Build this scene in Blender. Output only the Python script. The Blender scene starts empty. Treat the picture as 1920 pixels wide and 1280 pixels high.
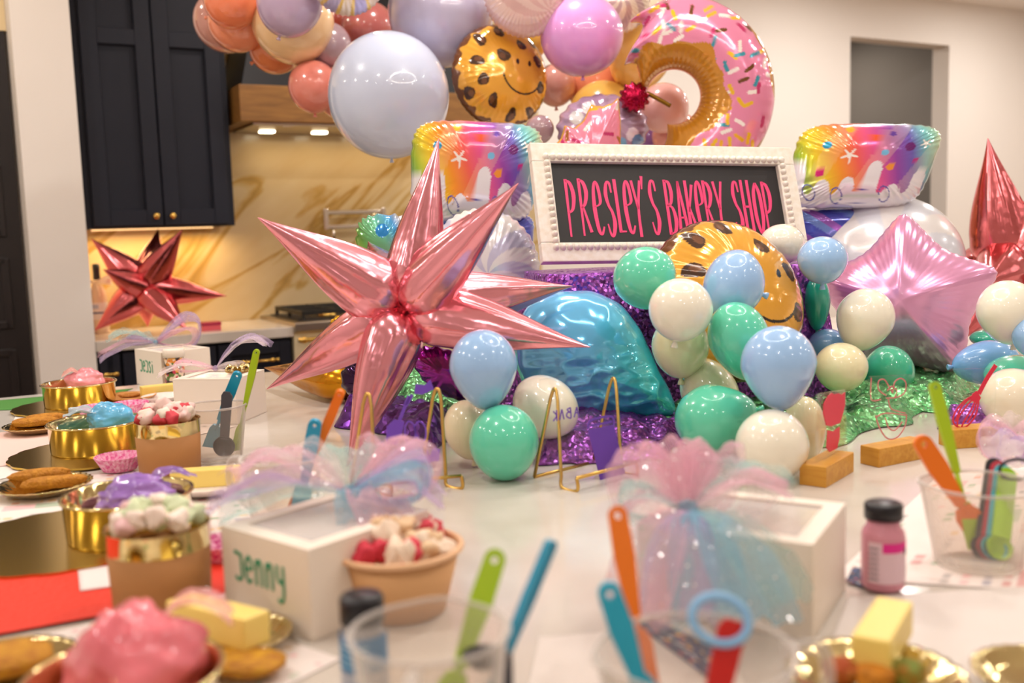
import bpy, bmesh, math, random
import numpy as np
from mathutils import Matrix, Vector, Euler

random.seed(7)
rng = np.random.default_rng(11)
scene = bpy.context.scene
COL = scene.collection

# ------------------------------------------------------------------ camera
FPX = 1867.0                       # focal length in pixels of the 1920 x 1280 frame
PITCH, ROLL = math.radians(6.4), math.radians(1.8)
CAM_POS = Vector((0, 0, 1.37))
ZC = 0.92                          # island counter height
_f = Vector((0, math.cos(PITCH), -math.sin(PITCH)))
_u0 = Vector((0, math.sin(PITCH), math.cos(PITCH)))
_r0 = Vector((1, 0, 0))
_r = math.cos(ROLL) * _r0 - math.sin(ROLL) * _u0
_u = math.sin(ROLL) * _r0 + math.cos(ROLL) * _u0
cam_data = bpy.data.cameras.new('camera')
cam = bpy.data.objects.new('camera', cam_data)
COL.objects.link(cam)
cam.matrix_world = Matrix(((_r.x, _u.x, -_f.x, CAM_POS.x), (_r.y, _u.y, -_f.y, CAM_POS.y),
                           (_r.z, _u.z, -_f.z, CAM_POS.z), (0, 0, 0, 1)))
cam_data.sensor_width = 36.0
cam_data.lens = FPX * 36.0 / 1920.0
cam_data.clip_start = 0.02
cam_data.dof.use_dof = True
cam_data.dof.focus_distance = 2.3
cam_data.dof.aperture_fstop = 2.6
scene.camera = cam

# ------------------------------------------------------------------ world, exposure
scene.view_settings.view_transform = 'Standard'
scene.view_settings.look = 'None'
scene.view_settings.gamma = 1.0
scene.view_settings.use_curve_mapping = False
scene.view_settings.exposure = 0.5
world = bpy.data.worlds.new('world')
scene.world = world
world.use_nodes = True
world.node_tree.nodes['Background'].inputs[0].default_value = (1.0, 0.94, 0.88, 1)
world.node_tree.nodes['Background'].inputs[1].default_value = 0.1

# ------------------------------------------------------------------ room frame and lights
A = math.radians(28.8)             # the kitchen wall runs at this angle to the camera
UX, UN = Vector((math.cos(A), math.sin(A), 0)), Vector((-math.sin(A), math.cos(A), 0))
WALL_N = 5.55
CEIL = 3.1
U0, U1, N0 = -3.2, 8.4, -3.0
ROOM = Matrix.Rotation(A, 4, 'Z')

def lamp(u, n, z, power, size, color=(1.0, 0.87, 0.74), name='downlight'):
    l = bpy.data.lights.new(name, 'AREA')
    l.shape = 'DISK'
    l.size = size
    l.energy = power
    l.color = color
    o = bpy.data.objects.new(name, l)
    COL.objects.link(o)
    o.location = ROOM @ Vector((u, n, z))
    return o

for iu in range(6):
    for jn in range(5):
        lamp(-2.2 + iu * 1.9, -2.0 + jn * 1.62, CEIL - 0.02, (3.5, 5.0, 7.5, 12.0, 6.5 if iu < 3 else 15)[jn], 0.17,
             (1.0, 0.86, 0.72) if (jn == 4 and iu < 3) else (1.0, 0.945, 0.885))

# ------------------------------------------------------------------ measuring helpers
def ray(px, py):
    return _f + _r * ((px - 960) / FPX) + _u * ((640 - py) / FPX)
def P(px, py, d):
    return CAM_POS + ray(px, py) * d
def G(px, py, z=ZC):
    v = ray(px, py)
    return CAM_POS + v * ((z - CAM_POS.z) / v.z)
def DEP(w):
    return (Vector(w) - CAM_POS).dot(_f)
def PL(px, py, p0, nrm):
    v = ray(px, py)
    return CAM_POS + v * ((p0 - CAM_POS).dot(nrm) / v.dot(nrm))
def S(px, d):
    return px * d / FPX
def onwall(px, py, n):             # point of a room plane (distance n along the room's depth), in room coordinates
    w = PL(px, py, UN * n, UN)
    return ROOM.inverted() @ w
def face(px, py, d, yaw=0, pitch=0, roll=0):   # frame with +X right, +Y up, +Z towards the room's near side
    B = Matrix(((1, 0, 0, 0), (0, 0, -1, 0), (0, 1, 0, 0), (0, 0, 0, 1)))
    return (Matrix.Translation(P(px, py, d)) @ Matrix.Rotation(math.radians(yaw), 4, 'Z') @ B
            @ Matrix.Rotation(math.radians(pitch), 4, 'X') @ Matrix.Rotation(math.radians(roll), 4, 'Z'))
def stand(px, py, yaw=0, z=ZC):
    return Matrix.Translation(G(px, py, z)) @ Matrix.Rotation(math.radians(yaw), 4, 'Z')

def hx(h):
    h = h.lstrip('#')
    c = [int(h[i:i + 2], 16) / 255 for i in (0, 2, 4)]
    return tuple(x / 12.92 if x <= 0.04045 else ((x + 0.055) / 1.055) ** 2.4 for x in c)
def lin(a):
    a = np.asarray(a, float) / 255.0
    return np.where(a <= 0.04045, a / 12.92, ((a + 0.055) / 1.055) ** 2.4)

# ------------------------------------------------------------------ materials
MATS = {}
def mat(name, color='#ffffff', rough=0.5, metal=0.0, coat=0.0, alpha=1.0, bump=None, attr=False, emis=0.0,
        sss=0.0, trans=0.0, ior=1.45, var=None, coatr=0.05):
    if name in MATS:
        return MATS[name]
    m = bpy.data.materials.new(name)
    m.use_nodes = True
    nt = m.node_tree
    b = nt.nodes['Principled BSDF']
    c = hx(color) if isinstance(color, str) else color
    b.inputs['Base Color'].default_value = (*c, 1)
    b.inputs['Roughness'].default_value = rough
    b.inputs['Metallic'].default_value = metal
    b.inputs['Coat Weight'].default_value = coat
    b.inputs['Coat Roughness'].default_value = coatr
    b.inputs['Alpha'].default_value = alpha
    b.inputs['IOR'].default_value = ior
    b.inputs['Transmission Weight'].default_value = trans
    if sss:
        b.inputs['Subsurface Weight'].default_value = sss
        b.inputs['Subsurface Radius'].default_value = (0.03, 0.02, 0.015)
    if emis:
        b.inputs['Emission Color'].default_value = (*c, 1)
        b.inputs['Emission Strength'].default_value = emis
    tc = nt.nodes.new('ShaderNodeTexCoord')
    if attr:
        at = nt.nodes.new('ShaderNodeAttribute')
        at.attribute_name = 'Col'
        nt.links.new(at.outputs['Color'], b.inputs['Base Color'])
    if var:
        sc_, c2 = var
        nz = nt.nodes.new('ShaderNodeTexNoise')
        nz.inputs['Scale'].default_value = sc_
        nz.inputs['Detail'].default_value = 4
        rp = nt.nodes.new('ShaderNodeValToRGB')
        rp.color_ramp.elements[0].position = 0.35
        rp.color_ramp.elements[1].position = 0.65
        rp.color_ramp.elements[0].color = (*c, 1)
        rp.color_ramp.elements[1].color = (*hx(c2), 1)
        nt.links.new(tc.outputs['Object'], nz.inputs['Vector'])
        nt.links.new(nz.outputs['Fac'], rp.inputs['Fac'])
        nt.links.new(rp.outputs['Color'], b.inputs['Base Color'])
    if bump:
        sc_, st = bump
        nz = nt.nodes.new('ShaderNodeTexNoise')
        nz.inputs['Scale'].default_value = sc_
        nz.inputs['Detail'].default_value = 2
        bp = nt.nodes.new('ShaderNodeBump')
        bp.inputs['Strength'].default_value = st
        bp.inputs['Distance'].default_value = 0.02
        nt.links.new(tc.outputs['Object'], nz.inputs['Vector'])
        nt.links.new(nz.outputs['Fac'], bp.inputs['Height'])
        nt.links.new(bp.outputs['Normal'], b.inputs['Normal'])
    MATS[name] = m
    return m

def clear_mat(name, tint='#ffffff', see=0.8, rough=0.1, body='#ffffff', gloss=False):
    """See-through plastic: part of the light passes straight, the rest meets a glossy surface."""
    if name in MATS:
        return MATS[name]
    m = bpy.data.materials.new(name)
    m.use_nodes = True
    nt = m.node_tree
    b = nt.nodes['Principled BSDF']
    b.inputs['Base Color'].default_value = (*hx(body), 1)
    b.inputs['Roughness'].default_value = rough
    if gloss:
        b = nt.nodes.new('ShaderNodeBsdfGlossy')
        b.inputs['Roughness'].default_value = rough
    tr = nt.nodes.new('ShaderNodeBsdfTransparent')
    tr.inputs[0].default_value = (*hx(tint), 1)
    mx = nt.nodes.new('ShaderNodeMixShader')
    lw = nt.nodes.new('ShaderNodeLayerWeight')
    fr = nt.nodes.new('ShaderNodeMath')
    fr.operation = 'POWER'
    fr.inputs[1].default_value = 4.0
    nt.links.new(lw.outputs['Facing'], fr.inputs[0])
    ma = nt.nodes.new('ShaderNodeMath')
    ma.operation = 'ADD'
    ma.use_clamp = True
    ma.inputs[1].default_value = 1 - see
    nt.links.new(fr.outputs[0], ma.inputs[0])
    nt.links.new(ma.outputs[0], mx.inputs[0])
    nt.links.new(tr.outputs[0], mx.inputs[1])
    nt.links.new(b.outputs[0], mx.inputs[2])
    nt.links.new(mx.outputs[0], nt.nodes['Material Output'].inputs[0])
    MATS[name] = m
    return m

def tulle_mat(name, color, dens=0.42):
    if name in MATS:
        return MATS[name]
    m = bpy.data.materials.new(name)
    m.use_nodes = True
    nt = m.node_tree
    nt.nodes.remove(nt.nodes['Principled BSDF'])
    N, L = nt.nodes.new, nt.links.new
    tc = N('ShaderNodeTexCoord')
    df = N('ShaderNodeBsdfDiffuse'); df.inputs[0].default_value = (*hx(color), 1)
    tl = N('ShaderNodeBsdfTranslucent'); tl.inputs[0].default_value = (*hx(color), 1)
    a1 = N('ShaderNodeMixShader'); a1.inputs[0].default_value = 0.5
    L(df.outputs[0], a1.inputs[1]); L(tl.outputs[0], a1.inputs[2])
    gl = N('ShaderNodeBsdfGlossy'); gl.inputs['Roughness'].default_value = 0.2
    vo = N('ShaderNodeTexVoronoi'); vo.inputs['Scale'].default_value = 90
    lt = N('ShaderNodeMath'); lt.operation = 'LESS_THAN'; lt.inputs[1].default_value = 0.13
    L(tc.outputs['Object'], vo.inputs['Vector']); L(vo.outputs['Distance'], lt.inputs[0])
    a2 = N('ShaderNodeMixShader')
    L(lt.outputs[0], a2.inputs[0]); L(a1.outputs[0], a2.inputs[1]); L(gl.outputs[0], a2.inputs[2])
    tr = N('ShaderNodeBsdfTransparent')
    nz = N('ShaderNodeTexNoise'); nz.inputs['Scale'].default_value = 25
    mr = N('ShaderNodeMapRange')
    mr.inputs[1].default_value = 0.3; mr.inputs[2].default_value = 0.7
    mr.inputs[3].default_value = dens - 0.15; mr.inputs[4].default_value = dens + 0.15
    L(tc.outputs['Object'], nz.inputs['Vector']); L(nz.outputs['Fac'], mr.inputs[0])
    mxx = N('ShaderNodeMath'); mxx.operation = 'MAXIMUM'
    L(mr.outputs[0], mxx.inputs[0]); L(lt.outputs[0], mxx.inputs[1])
    a3 = N('ShaderNodeMixShader')
    L(mxx.outputs[0], a3.inputs[0]); L(tr.outputs[0], a3.inputs[1]); L(a2.outputs[0], a3.inputs[2])
    L(a3.outputs[0], nt.nodes['Material Output'].inputs[0])
    MATS[name] = m
    return m

def sequin_mat(name, color, scale=160, color2=None):
    if name in MATS:
        return MATS[name]
    m = bpy.data.materials.new(name)
    m.use_nodes = True
    nt = m.node_tree
    N, L = nt.nodes.new, nt.links.new
    b = nt.nodes['Principled BSDF']
    b.inputs['Metallic'].default_value = 0.75
    b.inputs['Roughness'].default_value = 0.28
    tc = N('ShaderNodeTexCoord')
    vo = N('ShaderNodeTexVoronoi'); vo.inputs['Scale'].default_value = scale
    L(tc.outputs['Object'], vo.inputs['Vector'])
    mixc = N('ShaderNodeMix'); mixc.data_type = 'RGBA'
    mixc.inputs['A'].default_value = (*hx(color), 1)
    mixc.inputs['B'].default_value = (*hx(color2 or color), 1)
    L(vo.outputs['Color'], mixc.inputs['Factor'])
    L(mixc.outputs['Result'], b.inputs['Base Color'])
    sub = N('ShaderNodeVectorMath'); sub.operation = 'SUBTRACT'; sub.inputs[1].default_value = (0.5, 0.5, 0.5)
    L(vo.outputs['Color'], sub.inputs[0])
    scl = N('ShaderNodeVectorMath'); scl.operation = 'SCALE'; scl.inputs['Scale'].default_value = 0.9
    L(sub.outputs[0], scl.inputs[0])
    geo = N('ShaderNodeNewGeometry')
    add = N('ShaderNodeVectorMath'); add.operation = 'ADD'
    L(geo.outputs['Normal'], add.inputs[0]); L(scl.outputs[0], add.inputs[1])
    nrm = N('ShaderNodeVectorMath'); nrm.operation = 'NORMALIZE'
    L(add.outputs[0], nrm.inputs[0]); L(nrm.outputs[0], b.inputs['Normal'])
    MATS[name] = m
    return m

def wood_mat(name, c1, c2, scale=(1, 12, 12), rough=0.45):
    if name in MATS:
        return MATS[name]
    m = mat(name, c1, rough)
    nt = m.node_tree
    N, L = nt.nodes.new, nt.links.new
    b = nt.nodes['Principled BSDF']
    tc = N('ShaderNodeTexCoord')
    mp = N('ShaderNodeMapping'); mp.inputs['Scale'].default_value = scale
    nz = N('ShaderNodeTexNoise'); nz.inputs['Scale'].default_value = 3; nz.inputs['Detail'].default_value = 6
    nz.inputs['Distortion'].default_value = 0.6
    rp = N('ShaderNodeValToRGB')
    rp.color_ramp.elements[0].position = 0.3; rp.color_ramp.elements[1].position = 0.7
    rp.color_ramp.elements[0].color = (*hx(c1), 1); rp.color_ramp.elements[1].color = (*hx(c2), 1)
    L(tc.outputs['Object'], mp.inputs[0]); L(mp.outputs[0], nz.inputs['Vector'])
    L(nz.outputs['Fac'], rp.inputs['Fac']); L(rp.outputs[0], b.inputs['Base Color'])
    return m

def marble_mat():
    m = mat('marble', '#e9d9bd', 0.18)
    nt = m.node_tree
    N, L = nt.nodes.new, nt.links.new
    b = nt.nodes['Principled BSDF']
    tc = N('ShaderNodeTexCoord')
    mr_ = N('ShaderNodeMapping'); mr_.inputs['Rotation'].default_value = (0, math.radians(36), 0)
    mp = N('ShaderNodeMapping'); mp.inputs['Scale'].default_value = (0.38, 1, 1.5)
    L(tc.outputs['Object'], mr_.inputs[0])
    n1 = N('ShaderNodeTexNoise'); n1.inputs['Scale'].default_value = 1.6; n1.inputs['Detail'].default_value = 7
    n1.inputs['Distortion'].default_value = 1.1
    L(mr_.outputs[0], mp.inputs[0]); L(mp.outputs[0], n1.inputs['Vector'])
    sb = N('ShaderNodeMath'); sb.operation = 'SUBTRACT'; sb.inputs[1].default_value = 0.5
    ab = N('ShaderNodeMath'); ab.operation = 'ABSOLUTE'
    L(n1.outputs['Fac'], sb.inputs[0]); L(sb.outputs[0], ab.inputs[0])
    rp = N('ShaderNodeValToRGB')
    e = rp.color_ramp.elements
    e[0].position = 0.0; e[0].color = (*hx('#a88a50'), 1)
    e[1].position = 0.04; e[1].color = (*hx('#cfba92'), 1)
    k = e.new(0.012); k.color = (*hx('#bb9a58'), 1)
    L(ab.outputs[0], rp.inputs['Fac'])
    n2 = N('ShaderNodeTexNoise'); n2.inputs['Scale'].default_value = 2.2; n2.inputs['Detail'].default_value = 5
    L(mp.outputs[0], n2.inputs['Vector'])
    r2 = N('ShaderNodeValToRGB')
    r2.color_ramp.elements[0].position = 0.4; r2.color_ramp.elements[0].color = (1, 1, 1, 1)
    r2.color_ramp.elements[1].position = 0.75; r2.color_ramp.elements[1].color = (*hx('#e2cb9c'), 1)
    L(n2.outputs['Fac'], r2.inputs['Fac'])
    mx = N('ShaderNodeMix'); mx.data_type = 'RGBA'; mx.blend_type = 'MULTIPLY'; mx.inputs['Factor'].default_value = 0.8
    L(rp.outputs[0], mx.inputs['A']); L(r2.outputs[0], mx.inputs['B'])
    L(mx.outputs['Result'], b.inputs['Base Color'])
    return m

# ------------------------------------------------------------------ mesh helpers
def mk(name, V, F, m, parent=None, smooth=True, mw=None, col=None):
    me = bpy.data.meshes.new(name)
    me.from_pydata([tuple(map(float, v)) for v in V], [], [tuple(int(i) for i in f) for f in F])
    if smooth:
        me.polygons.foreach_set('use_smooth', [True] * len(me.polygons))
    if col is not None:
        a = me.color_attributes.new('Col', 'FLOAT_COLOR', 'POINT')
        c = np.ones((len(me.vertices), 4)); c[:, :3] = col
        a.data.foreach_set('color', c.astype(np.float32).ravel())
    me.materials.append(m)
    me.update()
    o = bpy.data.objects.new(name, me)
    COL.objects.link(o)
    if parent is not None:
        o.parent = parent
    if mw is not None:
        o.matrix_local = mw
    return o
def empty(name, mw):
    o = bpy.data.objects.new(name, None)
    o.empty_display_size = 0.05
    COL.objects.link(o)
    o.matrix_world = mw
    return o
def tag(o, label, cat, group=None, kind=None):
    o['label'] = label
    o['category'] = cat
    if group:
        o['group'] = group
    if kind:
        o['kind'] = kind
    return o
def struct(o):
    o['kind'] = 'structure'
    return o
def dup(o, parent=None, mw=None):
    c = o.copy()
    COL.objects.link(c)
    c.parent = parent
    if mw is not None:
        c.matrix_local = mw
    for ch in list(o.children):
        dup(ch, c, ch.matrix_local.copy())
    return c
def join(*parts):
    V, F, k = [], [], 0
    for v, f in parts:
        V += [tuple(x) for x in v]
        F += [tuple(i + k for i in q) for q in f]
        k += len(v)
    return V, F
def xf(vf, M):
    return [M @ Vector(v) for v in vf[0]], vf[1]
def T(x, y, z):
    return Matrix.Translation((x, y, z))
def box(sx, sy, sz, bev=0.0, at=(0, 0, 0), seg=2):
    """box standing on z=0 of its own frame, centred in x and y"""
    bm = bmesh.new()
    bmesh.ops.create_cube(bm, size=1)
    bmesh.ops.scale(bm, vec=(sx, sy, sz), verts=bm.verts)
    bmesh.ops.translate(bm, vec=(at[0], at[1], at[2] + sz / 2), verts=bm.verts)
    if bev:
        bmesh.ops.bevel(bm, geom=bm.edges[:], offset=bev, segments=seg, affect='EDGES', profile=0.6)
    V = [v.co.copy() for v in bm.verts]
    F = [[v.index for v in f.verts] for f in bm.faces]
    bm.free()
    return V, F
def gridf(nu, nv, cu=False, cv=False):
    F = []
    for i in range(nu if cu else nu - 1):
        for j in range(nv if cv else nv - 1):
            F.append((i * nv + j, ((i + 1) % nu) * nv + j, ((i + 1) % nu) * nv + (j + 1) % nv, i * nv + (j + 1) % nv))
    return F
def lathe(prof, n=48, mod=None):
    V = []
    for i in range(n):
        a = 2 * math.pi * i / n
        for r, z in prof:
            k = mod(a, z) if mod else 1.0
            V.append((r * k * math.cos(a), r * k * math.sin(a), z))
    return V, gridf(n, len(prof), cu=True)
def tube(pts, r, n=8, closed=False):
    pts = [Vector(p) for p in pts]
    N = len(pts)
    rs = r if isinstance(r, (list, tuple)) else [r] * N
    V = []
    up = None
    for i in range(N):
        a = pts[(i - 1) % N] if (closed or i > 0) else pts[i]
        b = pts[(i + 1) % N] if (closed or i < N - 1) else pts[i]
        t = (b - a).normalized()
        if up is None:
            up = t.orthogonal().normalized()
        up = (up - t * up.dot(t)).normalized()
        s = t.cross(up)
        for k in range(n):
            an = 2 * math.pi * k / n
            V.append(pts[i] + (up * math.cos(an) + s * math.sin(an)) * rs[i])
    F = gridf(N, n, cu=closed, cv=True)
    if not closed:
        F.append(tuple(range(n)))
        F.append(tuple((N - 1) * n + k for k in reversed(range(n))))
    return V, F
def smooth_line(pts, k=6, closed=False):
    pts = [Vector(p) for p in pts]
    out = []
    N = len(pts)
    for i in range(N if closed else N - 1):
        p0 = pts[(i - 1) % N] if (closed or i > 0) else pts[i]
        p1, p2 = pts[i], pts[(i + 1) % N]
        p3 = pts[(i + 2) % N] if (closed or i + 2 < N) else p2
        for j in range(k):
            t = j / k
            out.append(0.5 * ((2 * p1) + (p2 - p0) * t + (2 * p0 - 5 * p1 + 4 * p2 - p3) * t * t
                              + (3 * p1 - p0 - 3 * p2 + p3) * t ** 3))
    if not closed:
        out.append(pts[-1])
    return out
def prism(outline, t, z0=0.0):
    n = len(outline)
    V = [(x, y, z0) for x, y in outline] + [(x, y, z0 + t) for x, y in outline]
    F = [tuple(reversed(range(n))), tuple(range(n, 2 * n))]
    for i in range(n):
        j = (i + 1) % n
        F.append((i, j, n + j, n + i))
    return V, F
def ribbon(pts, w, t=0.0006, k=5):
    """flat stroke in the XY plane, w = width or list of widths"""
    if len(pts) > 2 and k > 1:
        q = smooth_line([(p[0], p[1], 0) for p in pts], k)
    else:
        q = [Vector((p[0], p[1], 0)) for p in pts]
    N = len(q)
    if isinstance(w, (list, tuple)):
        ws = [np.interp(i / (N - 1), np.linspace(0, 1, len(w)), w) for i in range(N)]
    else:
        ws = [w] * N
    V = []
    for i in range(N):
        d = (q[min(i + 1, N - 1)] - q[max(i - 1, 0)]).normalized()
        nr = Vector((-d.y, d.x, 0)) * ws[i] / 2
        for z in (0, t):
            V.append((q[i].x + nr.x, q[i].y + nr.y, z))
            V.append((q[i].x - nr.x, q[i].y - nr.y, z))
    F = []
    for i in range(N - 1):
        a, b = i * 4, i * 4 + 4
        F += [(a + 2, a + 3, b + 3, b + 2), (a, b, b + 1, a + 1), (a, a + 2, b + 2, b), (a + 1, b + 1, b + 3, a + 3)]
    F += [(0, 1, 3, 2), (4 * N - 4, 4 * N - 2, 4 * N - 1, 4 * N - 3)]
    return V, F
def fbm(x, y, z=0.0, seed=0):
    """cheap smooth noise from summed sines, vectorised"""
    r = np.random.default_rng(seed)
    out = 0
    for o in range(4):
        for _ in range(3):
            k = r.normal(size=3)
            k = k / np.linalg.norm(k) * (1.6 ** o) * 1.7
            out = out + np.sin(k[0] * x + k[1] * y + k[2] * z + r.uniform(0, 6.28)) / (1.5 ** o) / 3
    return out

# foil balloons: an outline inflated to both sides of its seam
def pillow(outline, H, nr=26, pucker=0.0, k=40, pw=2.2, q=0.62, noise=0.0, seed=0, back=True):
    """outline (n,2) in metres about its centre; returns V, F, unit radius r, angle index, side"""
    o = np.asarray(outline, float)
    n = len(o)
    th = np.arange(n) / n * 2 * math.pi
    V, R, TH, SD = [], [], [], []
    rad = np.sin(np.linspace(0, math.pi / 2, nr + 1))[1:]
    ctr = o.mean(0)
    F = []
    for side in ((1, -1) if back else (1,)):
        base = len(V)
        zc = H * side
        V.append((ctr[0], ctr[1], zc)); R.append(0); TH.append(0); SD.append(side)
        for ri, r in enumerate(rad):
            pk = 1 + pucker * np.sin(k * th + 1.3 * np.sin(3 * th)) * r ** 5
            xy = ctr + (o - ctr) * (r * (1 - abs(pucker) * 0.12 * (1 + np.sin(k * th)) * r ** 8))[:, None]
            z = side * H * np.maximum(1 - r ** pw, 0) ** q * pk
            if noise:
                z = z + side * noise * H * fbm(xy[:, 0] * 14 / 0.2 * 0.3, xy[:, 1] * 14 / 0.2 * 0.3, 0, seed) * (1 - r ** 4)
            for i in range(n):
                V.append((xy[i, 0], xy[i, 1], z[i])); R.append(r); TH.append(th[i]); SD.append(side)
        for i in range(n):
            j = (i + 1) % n
            f = (base, base + 1 + i, base + 1 + j)
            F.append(f if side > 0 else f[::-1])
            for ri in range(nr - 1):
                a = base + 1 + ri * n
                f = (a + i, a + n + i, a + n + j, a + j)
                F.append(f if side > 0 else f[::-1])
    return np.array(V), F, np.array(R), np.array(TH), np.array(SD)
def ellipse(a, b, n=160, p=2.0):
    t = np.arange(n) / n * 2 * math.pi
    c, s = np.cos(t), np.sin(t)
    return np.stack([a * np.sign(c) * np.abs(c) ** (2 / p), b * np.sign(s) * np.abs(s) ** (2 / p)], 1)
def resample(poly, n, smooth=4):
    q = smooth_line([(p[0], p[1], 0) for p in poly], 12, True) if smooth else [Vector((p[0], p[1], 0)) for p in poly]
    q = np.array([(v.x, v.y) for v in q])
    qq = np.vstack([q, q[:1]])
    L = np.concatenate([[0], np.cumsum(np.linalg.norm(np.diff(qq, axis=0), axis=1))])
    t = np.linspace(0, L[-1], n, endpoint=False)
    return np.stack([np.interp(t, L, qq[:, 0]), np.interp(t, L, qq[:, 1])], 1)
def px_poly(pts, c, d):
    return [((x - c[0]) * d / FPX, (c[1] - y) * d / FPX) for x, y in pts]

# ================================================================== STRUCTURE
M_wall = mat('painted_wall', '#ebe4dd', 0.75)
M_white = mat('white_gloss_paint', '#efe6da', 0.5)
M_navy = mat('navy_paint', '#0c1122', 0.6)
M_brass = mat('brass', '#d8b25e', 0.18, 1.0)
M_gold = mat('mirror_gold', '#dcca92', 0.09, 1.0)
M_chrome = mat('chrome', '#cfc6b8', 0.12, 1.0)
M_steel = mat('brushed_steel', '#b9ae9d', 0.3, 1.0)
M_black = mat('black_plastic', '#15131a', 0.35)
M_quartz = mat('white_quartz', '#dad3cb', 0.14, var=(3.0, '#c9beb2'))
M_floor = wood_mat('floor_wood', '#8a6a4a', '#a5825c', (1, 8, 1))
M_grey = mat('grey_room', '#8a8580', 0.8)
lamp(onwall(1690, 150, WALL_N).x, WALL_N + 1.1, CEIL - 0.05, 10, 0.3, name='hallway_fill')  # added lamp, out of view, to brighten the grey hallway through the opening
M_door = mat('dark_door_paint', '#231c1c', 0.4)

def room_mesh(name, boxes, m, mw=None):
    parts = []
    for (u0, u1, n0, n1, z0, z1) in boxes:
        parts.append(box(u1 - u0, n1 - n0, z1 - z0, 0, ((u0 + u1) / 2, (n0 + n1) / 2, z0)))
    V, F = join(*parts)
    return struct(mk(name, V, F, m, smooth=False, mw=ROOM if mw is None else mw))

# opening in the far wall
o_l = onwall(1594, 150, WALL_N).x
o_r = onwall(1779, 150, WALL_N).x
o_t = onwall(1690, 77, WALL_N).z
TH = 0.16
room_mesh('wall_back', [(U0, o_l, WALL_N, WALL_N + TH, 0, CEIL), (o_r, U1, WALL_N, WALL_N + TH, 0, CEIL),
                        (o_l, o_r, WALL_N, WALL_N + TH, o_t, CEIL)], M_wall)
room_mesh('wall_hallway', [(o_l - 2.0, o_r + 2.5, WALL_N + 2.4, WALL_N + 2.5, 0, CEIL),
                           (o_l - 2.0, o_l - 1.9, WALL_N + TH, WALL_N + 2.4, 0, CEIL),
                           (o_l + 1.35, o_l + 1.45, WALL_N + TH, WALL_N + 2.4, 0, CEIL)], M_grey)
room_mesh('floor_hallway', [(o_l - 2.0, o_r + 2.5, WALL_N + TH, WALL_N + 2.5, -0.1, 0.0)], M_floor)
room_mesh('ceiling_hallway', [(o_l - 2.0, o_r + 2.5, WALL_N + TH, WALL_N + 2.5, CEIL, CEIL + 0.1)], M_grey)
room_mesh('floor', [(U0, U1, N0, WALL_N + 0.01, -0.1, 0)], M_floor)
room_mesh('ceiling', [(U0, U1, N0, WALL_N + TH, CEIL, CEIL + 0.1)], M_wall)
room_mesh('wall_left', [(U0 - 0.1, U0, N0, WALL_N, 0, CEIL)], M_wall)
room_mesh('wall_right', [(U1, U1 + 0.1, N0, WALL_N, 0, CEIL)], M_wall)
room_mesh('wall_rear', [(U0, U1, N0 - 0.1, N0, 0, CEIL)], M_wall)

CNT_F = WALL_N - 0.645             # front edge of the kitchen counter
pil_r = onwall(172, 560, CNT_F).x
pil_l = onwall(60, 520, CNT_F).x
room_mesh('wall_pillar', [(pil_l, pil_r, CNT_F, WALL_N - 0.002, 0, CEIL)], M_wall)
# dark panelled door left of the pillar
dn = WALL_N - 0.28
door = empty('door_1', ROOM @ T(pil_l - 0.48, dn, 0))
struct(door)
dh = onwall(10, 60, dn).z
V, F = box(0.94, 0.05, dh, 0)
mk('slab', V, F, M_door, door, False)
ph = (dh - 0.2) / 5
for c in (-0.22, 0.22):
    for k in range(5):
        z = 0.12 + k * ph
        fr = [box(0.34, 0.012, 0.035, 0.004, (c, -0.03, z)), box(0.34, 0.012, 0.035, 0.004, (c, -0.03, z + ph - 0.13)),
              box(0.035, 0.012, ph - 0.1, 0.004, (c - 0.17, -0.03, z)), box(0.035, 0.012, ph - 0.1, 0.004, (c + 0.17, -0.03, z))]
        V, F = join(*fr)
        mk('panel', V, F, M_door, door, False)
room_mesh('trim_1', [(pil_l - 1.6, pil_l - 0.001, dn - 0.03, dn + 0.06, dh, CEIL)], mat('cream_casing', '#e9d3a8', 0.6))

# ------------------------------------------------------------------ island
ISL_FAR = (UN.dot(G(0, 745)) + UN.dot(G(505, 697))) / 2
isl = empty('kitchen_island', ROOM @ T(1.3, 0, 0))
tag(isl, 'large white stone topped island under all the party things', 'island')
V, F = box(6.4, ISL_FAR + 0.3, 0.05, 0.006, (0, (ISL_FAR - 0.3) / 2, ZC - 0.05))
mk('worktop', V, F, M_quartz, isl, False)
V, F = box(6.0, ISL_FAR - 0.1, ZC - 0.05 - 0.1, 0, (0, (ISL_FAR - 0.3) / 2, 0.1))
mk('cabinet_body', V, F, M_navy, isl, False)
V, F = box(5.9, ISL_FAR - 0.25, 0.1, 0, (0, (ISL_FAR - 0.3) / 2, 0))
mk('plinth', V, F, M_navy, isl, False)

# ------------------------------------------------------------------ backsplash, kitchen run
bs_r = onwall(1010, 400, WALL_N).x
M_marble = marble_mat()
room_mesh('wall_backsplash', [(pil_r + 0.001, bs_r, WALL_N - 0.025, WALL_N - 0.001, ZC - 0.02, CEIL - 0.3)], M_marble)
# back counter, split round the range
rg_l = onwall(552, 640, CNT_F).x
rg_w = 1.22
def kit(name, u, n, z=0):
    return empty(name, ROOM @ T(u, n, z))
wt = kit('countertop', (pil_r + rg_l) / 2, (CNT_F + WALL_N) / 2 - 0.018)
tag(wt, 'white stone countertop below the marble splashback, left of the range', 'countertop')
V, F = box(rg_l - pil_r - 0.004, 0.62, 0.05, 0.004, (0, 0, ZC - 0.05))
mk('slab', V, F, M_quartz, wt, False)

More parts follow.
